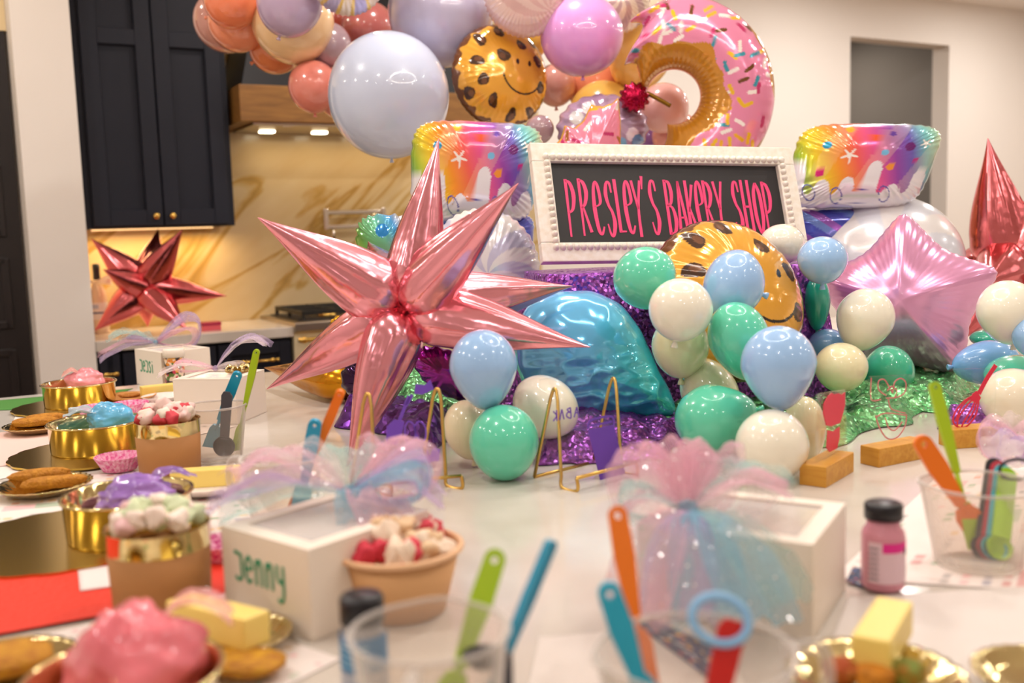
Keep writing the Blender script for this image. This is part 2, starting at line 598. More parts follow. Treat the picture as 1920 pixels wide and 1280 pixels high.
def shaker(w, h, t=0.022, stile=0.06, m=M_navy):
    """door front in the XZ plane facing -Y"""
    return join(box(w, t * 0.5, h, 0, (0, t * 0.25, 0)),
                box(stile, t, h, 0.002, (-w / 2 + stile / 2, -t / 2 + 0.001, 0), 1), box(stile, t, h, 0.002, (w / 2 - stile / 2, -t / 2 + 0.001, 0), 1),
                box(w - 2 * stile, t, stile, 0.002, (0, -t / 2 + 0.001, 0), 1), box(w - 2 * stile, t, stile, 0.002, (0, -t / 2 + 0.001, h - stile), 1))
def bar_handle(L):
    rod = tube([(-L / 2, -0.035, 0), (L / 2, -0.035, 0)], 0.0065, 10)
    pr = [rod]
    for s in (-1, 1):
        pr.append(tube([(s * L * 0.36, -0.002, 0), (s * L * 0.36, -0.035, 0)], [0.008, 0.008], 10))
        pr.append(tube([(s * (L * 0.36 - 0.012), -0.035, 0), (s * (L * 0.36), -0.035, 0), (s * (L * 0.36 + 0.012), -0.035, 0)], [0.008, 0.012, 0.008], 10))
        pr.append(tube([(s * (L / 2 - 0.012), -0.035, 0), (s * L / 2, -0.035, 0), (s * (L / 2 + 0.006), -0.035, 0)], [0.007, 0.011, 0.004], 10))
    return join(*pr)
cab_split = onwall(395, 670, CNT_F + 0.03).x
edges = [pil_r + 0.006, (pil_r + cab_split) / 2 - 0.15, cab_split + 0.03, rg_l - 0.01]
for i in range(3):
    a, b = edges[i], edges[i + 1]
    w = b - a
    c = kit('base_cabinet', (a + b) / 2, CNT_F + 0.335)
    tag(c, ['navy base cabinet tucked against the cream pillar', 'navy base cabinet behind the boxed party favours',
            'navy base cabinet with brass handle right beside the range'][i], 'cabinet', 'navy base cabinets')
    V, F = box(w - 0.004, 0.58, 0.76, 0, (0, 0.0, 0.1))
    mk('carcass', V, F, M_navy, c, False)
    dr = mk('drawer', *shaker(w - 0.012, 0.19), M_navy, c, False, T(0, -0.302, 0.665))
    mk('handle', *bar_handle(min(0.22, w * 0.55)), M_brass, dr, True, T(0, -0.022, 0.1))
    dd = mk('door', *shaker(w - 0.012, 0.54), M_navy, c, False, T(0, -0.302, 0.115))
    mk('handle', *xf(bar_handle(0.16), Matrix.Rotation(math.pi / 2, 4, 'Y')), M_brass, dd, True, T(w / 2 - 0.07, -0.022, 0.4))

# upper cabinet
UP_F = WALL_N - 0.36
uc_l, uc_r = onwall(163, 428, UP_F).x, onwall(441, 423, UP_F).x
uz = onwall(300, 426, UP_F).z
uw, uh = uc_r - uc_l, CEIL - 0.25 - uz
uc = kit('upper_cabinet', (uc_l + uc_r) / 2, UP_F + 0.155, uz)
tag(uc, 'tall navy wall cabinet with two panelled doors and small brass knobs', 'cabinet')
V, F = box(uw, 0.33, uh, 0.002, (0, 0.01, 0))
mk('carcass', V, F, M_navy, uc, False)
dw = uw / 2 - 0.035
for s in (-1, 1):
    t = 0.024
    st = 0.075
    split = 0.86
    d = join(box(dw, t * 0.4, uh - 0.02, 0, (0, t * 0.3, 0)),
             box(st, t, uh - 0.02, 0.002, (-dw / 2 + st / 2, -t / 2, 0), 1), box(st, t, uh - 0.02, 0.002, (dw / 2 - st / 2, -t / 2, 0), 1),
             *[box(dw - 2 * st, t, st, 0.002, (0, -t / 2, z), 1) for z in (0, split, uh - 0.02 - st)])
    dr = mk('door', *d, M_navy, uc, False, T(s * (dw / 2 + 0.004), -0.165, 0.01))
    kn = lathe([(0.0, 0.0), (0.008, 0.0), (0.007, 0.015), (0.012, 0.02), (0.0165, 0.028), (0.013, 0.037), (0.0, 0.039)], 20)
    mk('knob', *kn, M_brass, dr, True, T(-s * (dw / 2 - 0.035), -0.02, 0.045) @ Matrix.Rotation(math.pi / 2, 4, 'X'))
V, F = box(uw - 0.1, 0.015, 0.006, 0.001, (0, 0.13, -0.0065))
mk('light_strip', V, F, mat('warm_led', (1.0, 0.62, 0.28), 0.5, emis=1.2), uc, False)
ul = bpy.data.lights.new('under_cabinet_light', 'AREA')
ul.shape = 'RECTANGLE'; ul.size = uw * 0.95; ul.size_y = 0.05; ul.energy = 3.0; ul.color = (1.0, 0.70, 0.34)
ulo = bpy.data.objects.new('under_cabinet_light', ul); COL.objects.link(ulo)
ulo.matrix_world = ROOM @ T((uc_l + uc_r) / 2, UP_F + 0.2, uz - 0.03)

# range hood
HD_F = WALL_N - 0.52
h_l = onwall(452, 235, HD_F).x
hz0, hz1 = onwall(520, 228, HD_F).z, onwall(520, 160, HD_F).z
hw = 1.3
hd = kit('range_hood', h_l + hw / 2, HD_F + 0.25, hz0)
tag(hd, 'black range hood with a wide wooden band and small lights beneath', 'hood')
wood = wood_mat('hood_oak', '#7a5326', '#9a6c34', (2, 14, 14))
V, F = box(hw, 0.5, hz1 - hz0, 0.004)
mk('wood_band', V, F, wood, hd, False)
top = [(-hw / 2 + .02, -.23), (hw / 2 - .02, -.23), (hw / 2 - .02, .23), (-hw / 2 + .02, .23)]
Hh = CEIL - hz0 - (hz1 - hz0)
V = [(x, y, hz1 - hz0) for x, y in top] + [(x * 0.62, y * 0.8 + 0.04, CEIL - hz0 - 0.02) for x, y in top]
mk('canopy', V, [(0, 1, 2, 3), (7, 6, 5, 4), (0, 4, 5, 1), (1, 5, 6, 2), (2, 6, 7, 3), (3, 7, 4, 0)], mat('black_hood_paint', '#131218', 0.4), hd, False)
V, F = box(hw - 0.14, 0.42, 0.016, 0.003, (0, 0.0, -0.014))
un = mk('filter_panel', V, F, M_steel, hd, False)
for k in range(4):
    V, F = box(0.075, 0.05, 0.008, 0.002, (-hw / 2 + 0.22 + k * 0.29, 0.08, -0.021))
    mk('lamp', V, F, mat('hood_led', (1.0, 0.86, 0.6), 0.5, emis=9.0), hd, False)
V, F = join(*[box(0.06, 0.01, 0.006, 0.001, (-hw / 2 + 0.25 + k * 0.29, -0.2, -0.018)) for k in range(3)])
mk('latch', V, F, M_chrome, hd, False)
hl = bpy.data.lights.new('hood_light', 'AREA'); hl.shape = 'RECTANGLE'; hl.size = 1.0; hl.size_y = 0.05; hl.energy = 1.1; hl.color = (1, .76, .44)
hlo = bpy.data.objects.new('hood_light', hl); COL.objects.link(hlo); hlo.matrix_world = ROOM @ T(h_l + hw / 2, HD_F + 0.33, hz0 - 0.04)

# range
rg = kit('range_cooker', rg_l + rg_w / 2, CNT_F + 0.31)
tag(rg, 'cream and brass range cooker with black cast iron grates', 'cooker')
M_cream = mat('cream_enamel', '#eadcb8', 0.25)
V, F = box(rg_w, 0.62, 0.79, 0.006, (0, 0, 0.1))
mk('body', V, F, M_cream, rg, False)
V, F = box(rg_w + 0.004, 0.66, 0.05, 0.006, (0, -0.01, 0.89))
mk('hob', V, F, M_steel, rg, False)
V, F = box(rg_w - 0.08, 0.52, 0.006, 0.002, (0, 0, 0.9405))
mk('burner_tray', V, F, M_black, rg, False)
M_iron = mat('cast_iron', '#17140f', 0.5)
for k in range(3):
    gx = -rg_w / 2 + 0.06 + (rg_w - 0.12) / 6 * (2 * k + 1)
    gw = (rg_w - 0.12) / 3 - 0.01
    pr = []
    for s in (-1, 1):
        pr.append(box(gw, 0.016, 0.022, 0.002, (0, s * 0.24, 0.022)))
        pr.append(box(0.016, 0.48, 0.022, 0.002, (s * (gw / 2 - 0.008), 0, 0.022)))
        for y in (-0.24, 0.0, 0.24):
            pr.append(box(0.016, 0.02, 0.024, 0, (s * (gw / 2 - 0.008), y, 0)))
    for y in (-0.12, 0.0, 0.12):
        pr.append(box(gw, 0.012, 0.02, 0.002, (0, y, 0.026)))
    pr.append(box(0.012, 0.48, 0.02, 0.002, (0, 0, 0.026)))
    gr = mk('grate', *join(*pr), M_iron, rg, False, T(gx, 0, 0.946))
    for y in (-0.12, 0.12):
        mk('burner', *lathe([(0.0, 0.0), (0.05, 0.0), (0.05, 0.012), (0.035, 0.018), (0.0, 0.02)], 20), M_brass, gr, True, T(0, y, 0.0))
mk('rail', *join(tube([(-rg_w / 2 + 0.02, -0.385, 0.855), (rg_w / 2 - 0.02, -0.385, 0.855)], 0.013, 12),
                 *[tube([(x, -0.31, 0.855), (x, -0.385, 0.855)], 0.012, 10) for x in (-rg_w / 2 + 0.05, 0, rg_w / 2 - 0.05)],
                 *[tube([(s * (rg_w / 2 - 0.045), -0.385, 0.855), (s * (rg_w / 2 - 0.03), -0.385, 0.855), (s * (rg_w / 2 - 0.0), -0.385, 0.855)], [0.013, 0.019, 0.01], 12) for s in (-1, 1)]), M_brass, rg)
for k in range(7):
    kx = -rg_w / 2 + 0.16 + k * 0.15
    mk('control_knob', *lathe([(0, 0), (0.028, 0), (0.028, 0.006), (0.018, 0.01), (0.016, 0.022), (0.024, 0.028), (0.02, 0.04), (0, 0.042)], 22), M_brass, rg, True,
       T(kx, -0.31, 0.78) @ Matrix.Rotation(math.pi / 2, 4, 'X'))
for k in range(2):
    dw2 = rg_w / 2 - 0.05
    od = mk('oven_door', *box(dw2, 0.03, 0.5, 0.008), M_cream, rg, False, T((k - 0.5) * (rg_w / 2), -0.325, 0.18))
    mk('handle', *bar_handle(0.42), M_brass, od, True, T(0, -0.016, 0.45))

# pot filler on the splashback
pf_n = WALL_N - 0.1
a_, b_ = onwall(606, 400, pf_n), onwall(722, 396, pf_n)
pf = kit('pot_filler', (a_.x + b_.x) / 2, WALL_N - 0.027, (a_.z + b_.z) / 2 - 0.03)
tag(pf, 'folded chrome pot filler tap on the marble splashback', 'tap')
hwid = (b_.x - a_.x) / 2
mk('wall_flange', *tube([(hwid - .02, 0, .0), (hwid - .02, -0.012, .0)], 0.032, 20), M_chrome, pf)
mk('arm', *join(box(2 * hwid, 0.02, 0.022, 0.004, (0, -0.07, 0.02)), tube([(hwid - .02, 0, .03), (hwid - .02, -0.07, .03)], 0.012, 12)), M_chrome, pf, False)
mk('arm', *box(2 * hwid - 0.02, 0.02, 0.022, 0.004, (0, -0.07, -0.06)), M_chrome, pf, False)
for s in (-1, 1):
    mk('joint', *box(0.028, 0.03, 0.12, 0.004, (s * (hwid - .014), -0.07, -0.065)), M_chrome, pf, False)
mk('spout', *tube([(-hwid + .05, -0.07, -0.06), (-hwid + .05, -0.085, -0.075), (-hwid + .05, -0.085, -0.12)], 0.01, 12), M_chrome, pf)

# wall socket at the far right
so = onwall(1826, 398, WALL_N)
sk = kit('socket_plate', so.x, WALL_N - 0.004, so.z - 0.06)
tag(sk, 'small white socket plate low on the cream wall right of the opening', 'socket')
mk('plate', *box(0.08, 0.008, 0.12, 0.002), M_white, sk, False)
for k in range(2):
    mk('receptacle', *box(0.034, 0.006, 0.03, 0.002, (0, -0.005, 0.02 + k * 0.05)), mat('socket_face', '#d8c8b4', 0.5), sk, False)

# ring chandelier over the island (its ring shows in every balloon)
rc = empty('ring_chandelier', ROOM @ T(1.4, 1.6, 2.32))
tag(rc, 'glowing ring chandelier hanging over the island', 'chandelier')
n_ = 96
RR_ = 0.6
ringp = [(RR_ * math.cos(2 * math.pi * i / n_), RR_ * math.sin(2 * math.pi * i / n_), 0) for i in range(n_)]
mk('light_ring', *tube(ringp, 0.015, 8, True), mat('ring_glow', (1.0, 0.95, 0.89), 0.5, emis=14.0), rc)
mk('housing', *tube([(x, y, 0.033) for x, y, z in ringp], 0.016, 8, True), M_brass, rc)
for i in range(3):
    a = 2 * math.pi * i / 3
    mk('cable', *tube([(RR_ * math.cos(a), RR_ * math.sin(a), 0.04), (0, 0, CEIL - 2.32)], 0.002, 6), M_black, rc)

# ================================================================== BALLOONS
def latex(name): return 'latex_' + name
LATEX = {}
def latex_mat(hexc, pearl=False):
    key = 'latex' + hexc + ('p' if pearl else '')
    return mat(key, hexc, 0.22 if not pearl else 0.28, 0.0, coat=0.9, coatr=0.03, sss=0.0)
def balloon_mesh(tp=0.0, n=44, m=30):
    prof = []
    for j in range(m + 1):
        t = math.pi * j / m
        c, s = math.cos(t), math.sin(t)
        neg = max(0.0, -c)
        r = s * (1 - 0.30 * tp * neg)
        z = c - tp * 0.33 * neg ** 2.2
        prof.append((max(r, 0.004) if j not in (0,) else 0.0005, z))
    return lathe(prof, n), prof[-1][1]
_bm = {}
def balloon(label, px, py, rx, ry, d, color, tp=0.35, roll=0, pitch=0, group=None, name='balloon', pearl=False, cat='balloon'):
    """latex balloon, px/py centre, rx/ry half sizes in reference pixels; roll turns the knot off straight down"""
    key = round(tp, 2)
    if key not in _bm:
        _bm[key] = balloon_mesh(tp)
    (V, F), zb = _bm[key]
    R = S(rx, d)
    k = ry / rx * 2 / (1 - zb)
    M = Matrix.Translation(P(px, py, d)) @ Matrix.Rotation(math.radians(roll), 4, 'Y') @ Matrix.Rotation(math.radians(pitch), 4, 'X')
    sh = (-1 - zb) / 2
    VV = [(x * R, y * R, (z + sh) * R * k) for x, y, z in V]
    mt = latex_mat(color, pearl)
    o = mk(name, VV, F, mt, mw=M)
    tag(o, label, cat, group)
    zk = (zb + sh) * R * k
    kn = lathe([(0.0, 0.004), (0.0045, 0.004), (0.004, -0.002), (0.006, -0.006), (0.0075, -0.012), (0.006, -0.0125), (0.0, -0.008)], 12)
    mk('knot', *kn, mt, o, True, T(0, 0, zk))
    return o

GA = 'round balloons of the hanging garland'
balloon('dusky pink balloon at the far left end of the hanging garland', 424, 38, 60, 60, 3.78, '#c88f82', 0.1, 200, group=GA)
balloon('bright coral balloon cut by the top edge, left end of the garland', 434, 2, 52, 52, 3.5, '#ee8158', 0.1, 120, group=GA)
balloon('coral balloon just below the bright coral one, left end of the garland', 445, 42, 55, 55, 3.62, '#ec8f6b', 0.1, 100, group=GA)
balloon('orange coral balloon under the cream peach one in the garland', 516, 90, 49, 49, 3.72, '#df7f4e', 0.1, 60, group=GA)
balloon('large cream peach balloon below the clear lavender one in the garland', 549, 42, 77, 77, 3.58, '#efc795', 0.1, 0, group=GA)
balloon('pearly clear lavender balloon cut by the top edge above the cream peach one', 542, 7, 61, 63, 3.35, '#b8a0bd', 0.1, 20, group=GA)
balloon('greyish mauve balloon between the cream peach one and the pale blue orb', 615, 86, 44, 44, 3.68, '#a58a92', 0.1, 0, group=GA)
balloon('salmon pink balloon hanging in front of the wooden hood band', 588, 163, 47, 49, 3.62, '#dd8070', 0.1, 0, group=GA)
balloon('salmon pink balloon half hidden behind the left side of the pale blue orb', 634, 174, 42, 48, 3.68, '#da8778', 0.1, 0, group=GA)
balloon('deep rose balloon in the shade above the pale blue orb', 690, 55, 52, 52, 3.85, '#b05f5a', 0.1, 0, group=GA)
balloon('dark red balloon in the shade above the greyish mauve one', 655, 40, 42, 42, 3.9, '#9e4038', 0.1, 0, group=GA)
balloon('very large pale blue orb balloon in front of the splashback', 729, 179, 113, 117, 3.25, '#c2cbe2', 0.0, 0, group=GA, name='orb_balloon', pearl=True)
balloon('large dusty lavender orb balloon cut by the top edge', 827, 22, 99, 102, 3.5, '#b9b2cc', 0.0, 0, group=GA, name='orb_balloon', pearl=True)
balloon('large orchid pink orb balloon right of the upper cookie balloon', 1091, 67, 78, 75, 3.35, '#d793d2', 0.0, 0, group=GA, name='orb_balloon', pearl=True)
balloon('large soft yellow balloon left of the bitten donut balloon', 1200, 103, 60, 70, 3.66, '#f4c567', 0.15, 20, group=GA)
balloon('pale cream balloon at the top edge just left of the bitten donut', 1208, 20, 46, 46, 3.72, '#f1d9bf', 0.1, 0, group=GA)
balloon('coral balloon below the orchid pink orb', 1112, 160, 52, 52, 3.8, '#e8906e', 0.1, 0, group=GA)
balloon('dusty pink balloon squeezed between cookie balloon and orchid pink orb', 1042, 160, 38, 40, 3.72, '#d99a8c', 0.1, 0, group=GA)
balloon('small grey mauve balloon touching the lower right of the upper cookie balloon', 1012, 243, 27, 27, 3.3, '#a5868e', 0.1, 0, group=GA)
balloon('golden yellow balloon behind the lavender cupcake swirl', 1130, 214, 63, 62, 3.68, '#eebb55', 0.1, 0, group=GA)
balloon('small yellow balloon peeking between cookie balloon and swirl lollipop', 1003, 72, 26, 36, 3.66, '#e3b045', 0.1, 0, group=GA)
balloon('pearly pale pink balloon inside the hole of the bitten donut', 1244, 203, 47, 47, 3.4, '#f0b5ae', 0.1, 40, group=GA)
balloon('peachy pink balloon below the pearly pink one at the sign', 1268, 256, 46, 46, 3.52, '#eea294', 0.1, 0, group=GA)
balloon('purple balloon just above the sign, right of the cupcake balloon', 1222, 262, 38, 38, 3.6, '#8d5f9c', 0.1, 0, group=GA)

# ---- foil material
M_print = mat('printed_foil', '#ffffff', 0.17, 0.25, coat=0.7, attr=True, bump=(14, 0.12))
M_pearlprint = mat('pearl_foil', '#ffffff', 0.22, 0.15, coat=0.6, attr=True, bump=(10, 0.1))
M_rose = mat('rose_gold_foil', '#f2a0ac', 0.2, 1.0, bump=(16, 0.16))
M_rose2 = mat('deep_rose_foil', '#dc7478', 0.2, 1.0, bump=(16, 0.16))

def foil(name, label, outline, d, c, H, paint, group=None, yaw=0, pitch=0, roll=0, pucker=0.12, k=40, nr=40, m=None, noise=0.0, pw=2.2, q=0.62, cat='balloon', parent=None, pz=0):
    V, F, R, TH_, SD = pillow(outline, H, nr, pucker, k, pw, q, noise)
    colr = paint(V[:, 0], V[:, 1], R, TH_, SD) if paint else None
    if parent is None:
        o = mk(name, V, F, m or M_print, mw=face(c[0], c[1], d, yaw, pitch, roll), col=colr)
        tag(o, label, cat, group)
    else:
        o = mk(name, V, F, m or M_print, parent, mw=T(0, 0, pz), col=colr)
    return o

# ---- smiling cookie balloons
CHIPS = [(-.52, .6), (-.15, .78), (.28, .55), (-.62, .18), (-.12, .3), (.66, .3), (-.5, -.18), (-.3, -.55), (.12, -.78), (.55, -.68), (.74, -.2), (.6, .66), (-.72, -.42)]
def cookie_paint(Rr, ang=0.0, flip=1, smile=True):
    ca, sa = math.cos(ang), math.sin(ang)
    def fn(x, y, R, TH_, SD):
        X, Y = x / Rr, y / Rr
        X, Y = ca * X + sa * Y, -sa * X + ca * Y
        base = lin([228, 164, 56])
        col = np.tile(base, (len(x), 1))
        wob = fbm(X * 3, Y * 3, 0, 3)[:, None]
        col = col * (1 + 0.08 * wob)
        edge = (R > 0.93 + 0.03 * np.sin(TH_ * 17) + 0.015 * np.sin(TH_ * 31)) | (SD < 0)
        col[edge] = lin([108, 62, 26])
        rr = np.random.default_rng(5)
        for cx, cy in CHIPS:
            a = rr.uniform(0, 6.28); sx, sy = rr.uniform(.115, .145), rr.uniform(.085, .115)
            dx, dy = X - cx, Y - cy
            u, v = dx * math.cos(a) + dy * math.sin(a), -dx * math.sin(a) + dy * math.cos(a)
            m = ((u / sx) ** 2 + ((v + 0.25 * u * u / sx) / sy) ** 2 < 1) & (SD > 0)
            col[m] = lin([66, 38, 20])
            m2 = (((u - .02) / sx) ** 2 + ((v - .02) / sy) ** 2 < 0.25) & (SD > 0)
            col[m2] = lin([112, 70, 44])
        rr_, aa = np.hypot(X - .30, Y - 0.06), np.arctan2(Y - 0.06, X - .30)
        sm = (np.abs(rr_ - 0.44) < 0.017) & (aa > -2.95) & (aa < -0.35) & (SD > 0)
        col[sm] = lin([28, 18, 10])
        for ex in (.17, .44):
            e = (((X - ex) / .035) ** 2 + ((Y - 0.21) / .055) ** 2 < 1) & (SD > 0)
            col[e] = lin([28, 18, 10])
        return col
    return fn
R1 = S(97, 3.42)
foil('cookie_balloon', 'smiling chocolate chip cookie balloon up in the garland', ellipse(R1, R1 * 1.0, 260), 3.42, (938, 144), R1 * 0.46, cookie_paint(R1), 'cookie balloons', yaw=24, pitch=-4, roll=-4, pucker=.04, k=46, nr=70)
R2 = S(160, 2.29)
foil('cookie_balloon', 'larger smiling cookie balloon leaning below the sign behind latex balloons', ellipse(R2, R2, 300), 2.29, (1364, 562), R2 * 0.5, cookie_paint(R2, 0.0), 'cookie balloons', yaw=20, pitch=-22, roll=-8, pucker=.03, k=46, nr=80)

# ---- bitten donut balloon
def donut(name, label, c, d, r_in, r_out, a0, a1, thick, yaw=0, pitch=0, seed=1, group=None):
    na, ns = 420, 90
    s = np.sin(np.linspace(-math.pi / 2, math.pi / 2, ns))
    V, colr, F = [], [], []
    rr = np.random.default_rng(seed)
    w, rm = (r_out - r_in) / 2, (r_out + r_in) / 2
    cols = [lin([244, 178, 40]), lin([245, 235, 228]), lin([110, 66, 24]), lin([60, 150, 170]), lin([200, 50, 110]), lin([240, 190, 40]), lin([250, 240, 235])]
    spr = []
    tries = 0
    while len(spr) < 85 and tries < 4000:
        tries += 1
        a, q = rr.uniform(a0, a1 + .4), rr.uniform(-.4, .9)
        x, y = (rm + w * q) * math.cos(a), (rm + w * q) * math.sin(a)
        if all(math.hypot(x - t[0], y - t[1]) > w * 0.17 for t in spr):
            spr.append((x, y, rr.uniform(0, math.pi), rr.integers(len(cols))))
    for side in (1, -1):
        base = len(V)
        for i in range(na):
            t = i / (na - 1)
            for j in range(ns):
                sj = s[j]
                b0 = a0 + 0.16 * abs(math.sin(sj * 2.6 + .4)) + 0.10 * sj
                b1 = a1 + 0.30 * (1 - abs(math.sin(sj * 4.2 + .5))) ** 1.3 - 0.60 * sj
                a = b0 + (b1 - b0) * t
                e = min(t, 1 - t) * (a1 - a0) * rm / (w * 0.9)
                en = math.sqrt(max(0, 1 - (1 - min(e, 1)) ** 2))
                pk = 1 + 0.05 * math.sin(46 * a) * abs(sj) ** 4
                z = side * thick * math.sqrt(max(0, 1 - sj * sj)) * en * pk
                R = rm + w * sj
                V.append((R * math.cos(a), R * math.sin(a), z))
                u = sj + 0.10 * math.sin(5 * a) + 0.05 * math.sin(11 * a + 1)
                pink = side > 0 and -.34 < u < .93
                colr.append(lin([234, 142, 178]) if pink else lin([196, 132, 38]))
        if side > 0:
            X = np.array([v[0] for v in V]); Y = np.array([v[1] for v in V])
            cc = np.array(colr)
            pinkm = cc[:, 2] > 0.1
            L, wd = w * 0.11, w * 0.05
            for (x, y, an, ci) in spr:
                dx, dy = X - x, Y - y
                u, v = dx * math.cos(an) + dy * math.sin(an), -dx * math.sin(an) + dy * math.cos(an)
                dist = np.hypot(np.maximum(np.abs(u) - L, 0), v)
                cc[(dist < wd) & pinkm] = cols[ci]
            colr = [x for x in cc]
        f = gridf(na, ns)
        F += [tuple(q + base for q in (ff if side > 0 else ff[::-1])) for ff in f]
    o = mk(name, V, F, M_print, mw=face(c[0], c[1], d, yaw, pitch), col=np.array(colr))
    return tag(o, label, 'balloon', group)
d_ = 3.2
donut('donut_balloon', 'big pink frosted donut balloon with a bite and many sprinkles', (1262, 182), d_, S(50, d_), S(186, d_), math.radians(-105), math.radians(124), S(62, d_), yaw=-6)
# second donut, only its bitten end shows over the sign
d_ = 3.0
pl_ = px_poly([(1036, 276), (1052, 258), (1060, 234), (1078, 240), (1096, 226), (1110, 198), (1132, 202), (1150, 196), (1162, 186), (1166, 230), (1164, 300), (1190, 360), (1120, 400), (1040, 380), (1010, 310)], (1100, 300), d_)
sp2 = [(rng.uniform(-.1, .1), rng.uniform(-.05, .17), rng.uniform(0, 3.1), int(rng.integers(4))) for _ in range(26)]
def don2(x, y, R, TH_, SD):
    col = np.tile(lin([240, 140, 165]), (len(x), 1))
    cs = [lin([244, 178, 40]), lin([245, 235, 228]), lin([200, 50, 110]), lin([170, 100, 40])]
    for (a, b, an, ci) in sp2:
        u, v = (x - a) * math.cos(an) + (y - b) * math.sin(an), -(x - a) * math.sin(an) + (y - b) * math.cos(an)
        col[np.hypot(np.maximum(np.abs(u) - .012, 0), v) < .005] = cs[ci]
    col[(R > .95) | (SD < 0)] = lin([222, 160, 60])
    return col
foil('donut_balloon', 'pink donut balloon whose pointed bitten end sticks up behind the sign', resample(pl_, 240, 0), d_, (1100, 300), 0.06, don2, pucker=0.04, nr=50)

# ---- swirled lollipop balloons
def swirl_paint(c1, c2, k=8, tw=3.0, cx=0, cy=0, tint=None):
    def fn(x, y, R, TH_, SD):
        r = np.hypot(x - cx, y - cy); a = np.arctan2(y - cy, x - cx)
        rm = np.abs(r).max()
        s = np.sin(k * a + tw * k * r / rm / 2)
        col = np.where(s[:, None] > 0, lin(c1), lin(c2))
        return col
    return fn
R_ = S(80, 3.3)
foil('lollipop_balloon', 'pink and cream swirl lollipop balloon cut by the top edge', ellipse(R_, R_, 220), 3.3, (986, -10), R_ * .5, swirl_paint([222, 190, 184], [212, 172, 168], 10, 2.5, S(45, 3.3), S(-36, 3.3)), 'lollipop balloons', k=50)
R_ = S(62, 3.48)
foil('lollipop_balloon', 'mauve and cream swirl balloon at the top edge right of the orchid orb', ellipse(R_, R_, 200), 3.48, (1158, 1), R_ * .55, swirl_paint([226, 208, 190], [190, 160, 160], 7, 3), 'lollipop balloons')
R_ = S(110, 2.62)
foil('lollipop_balloon', 'white and pale lavender swirl balloon behind the big rose gold star', ellipse(S(112, 2.62), S(122, 2.62), 240), 2.62, (905, 512), R_ * .5, swirl_paint([240, 238, 240], [206, 206, 232], 7, 2.2), 'lollipop balloons', yaw=12, pucker=0.1)
R_ = S(138, 3.0)
foil('lollipop_balloon', 'large white translucent looking balloon behind the puffy pink star', ellipse(S(138, 3.0), S(125, 3.0), 240), 3.0, (1672, 488), R_ * .55, swirl_paint([238, 236, 236], [222, 226, 236], 6, 2.0), 'lollipop balloons', pitch=-14, pucker=0.0, m=M_pearlprint)
def patch_paint(x, y, R, TH_, SD):
    s = np.sin(7 * TH_ + 4 * R)
    col = np.where(s[:, None] > .25, lin([176, 166, 204]), np.where(s[:, None] > -.5, lin([226, 190, 110]), lin([230, 214, 196])))
    return col
R_ = S(72, 3.25)
foil('lollipop_balloon', 'gold and lavender striped balloon mostly above the top edge, over the dark rose balloons', ellipse(R_, R_, 200), 3.25, (652, -43), R_ * .6, patch_paint, 'lollipop balloons')

# ---- rainbow drip cake balloons
STOPS = np.array([-1.1, -.9, -.68, -.42, -.15, .12, .38, .62, .85, 1.1])
SCOL = lin([[70, 150, 120], [150, 190, 45], [238, 206, 40], [244, 150, 40], [238, 96, 84], [226, 84, 150], [150, 66, 168], [112, 96, 190], [120, 196, 200], [170, 220, 180]])
def cake_paint(u, v, SD, seed=0):
    p = u + 0.28 * v
    col = np.stack([np.interp(p, STOPS, SCOL[:, i]) for i in range(3)], 1)
    ray_ = (np.sin(9 * (u - .3 * v) + 1) > .35)[:, None]
    col = np.where(ray_, col * 0.8 + 0.2 * lin([250, 220, 170]), col)
    ph_ = 2.9 * (u + .08)
    fr_ = np.abs((ph_ % 1.0) - .5) * 2
    hk_ = 0.62 + .38 * np.sin(np.floor(ph_) * 2.3 + 1 + seed)
    fing = np.where(fr_ < .62, -.66 + .78 * hk_ - .24 * (1 - np.sqrt(np.maximum(0, 1 - (fr_ / .62) ** 2))), -.66 - .2 * np.sqrt(np.maximum(0, 1 - ((1 - fr_) / .38) ** 2)) + .2)
    white = v < fing
    col[white] = lin([236, 232, 238])
    for cx, cy, r, c in [(-.62, .45, .085, [40, 160, 200]), (-.66, -.18, .085, [214, 30, 120]), (-.05, .62, .10, [240, 90, 40]), (.16, .28, .07, [120, 190, 230]), (.48, .42, .10, [110, 30, 120]), (.3, -.05, .08, [240, 150, 50]), (.1, .82, .07, [240, 120, 30]), (.62, .1, .06, [200, 30, 130]), (.22, .72, .06, [100, 60, 160]), (-.35, .82, .08, [244, 180, 40])]:
        col[((u - cx) * 1.35) ** 2 + (v - cy) ** 2 < r * r] = lin(c)
    for cx, cy, r in [(-.3, .22, .17), (.7, .5, .12), (.78, -.1, .08)]:
        du, dv = (u - cx) * 1.35, v - cy
        rr = np.hypot(du, dv); a = np.arctan2(dv, du)
        col[rr < r * (0.28 + .72 * np.abs(np.cos(2.5 * a + .6)) ** 5)] = lin([246, 238, 230])
    for k_, (cx, cy) in enumerate([(-.75, -.62), (-.35, -.7), (.0, -.72), (.35, -.68)]):   # looping pen lines
        du, dv = (u - cx) * 1.35, v - cy
        t_ = du * .9 + dv * .45
        rr = np.hypot(t_ / .10, (dv - .5 * du) / .22)
        col[np.abs(rr - 1) < .09] = lin([90, 90, 170])
    return col
def quad_map(q):
    q = np.array(q, float)
    def f(uv):
        u, v = (uv[:, 0] + 1) / 2, (uv[:, 1] + 1) / 2
        tl, tr, br, bl = q
        return ((1 - u) * v)[:, None] * tl + (u * v)[:, None] * tr + (u * (1 - v))[:, None] * br + ((1 - u) * (1 - v))[:, None] * bl
    return f
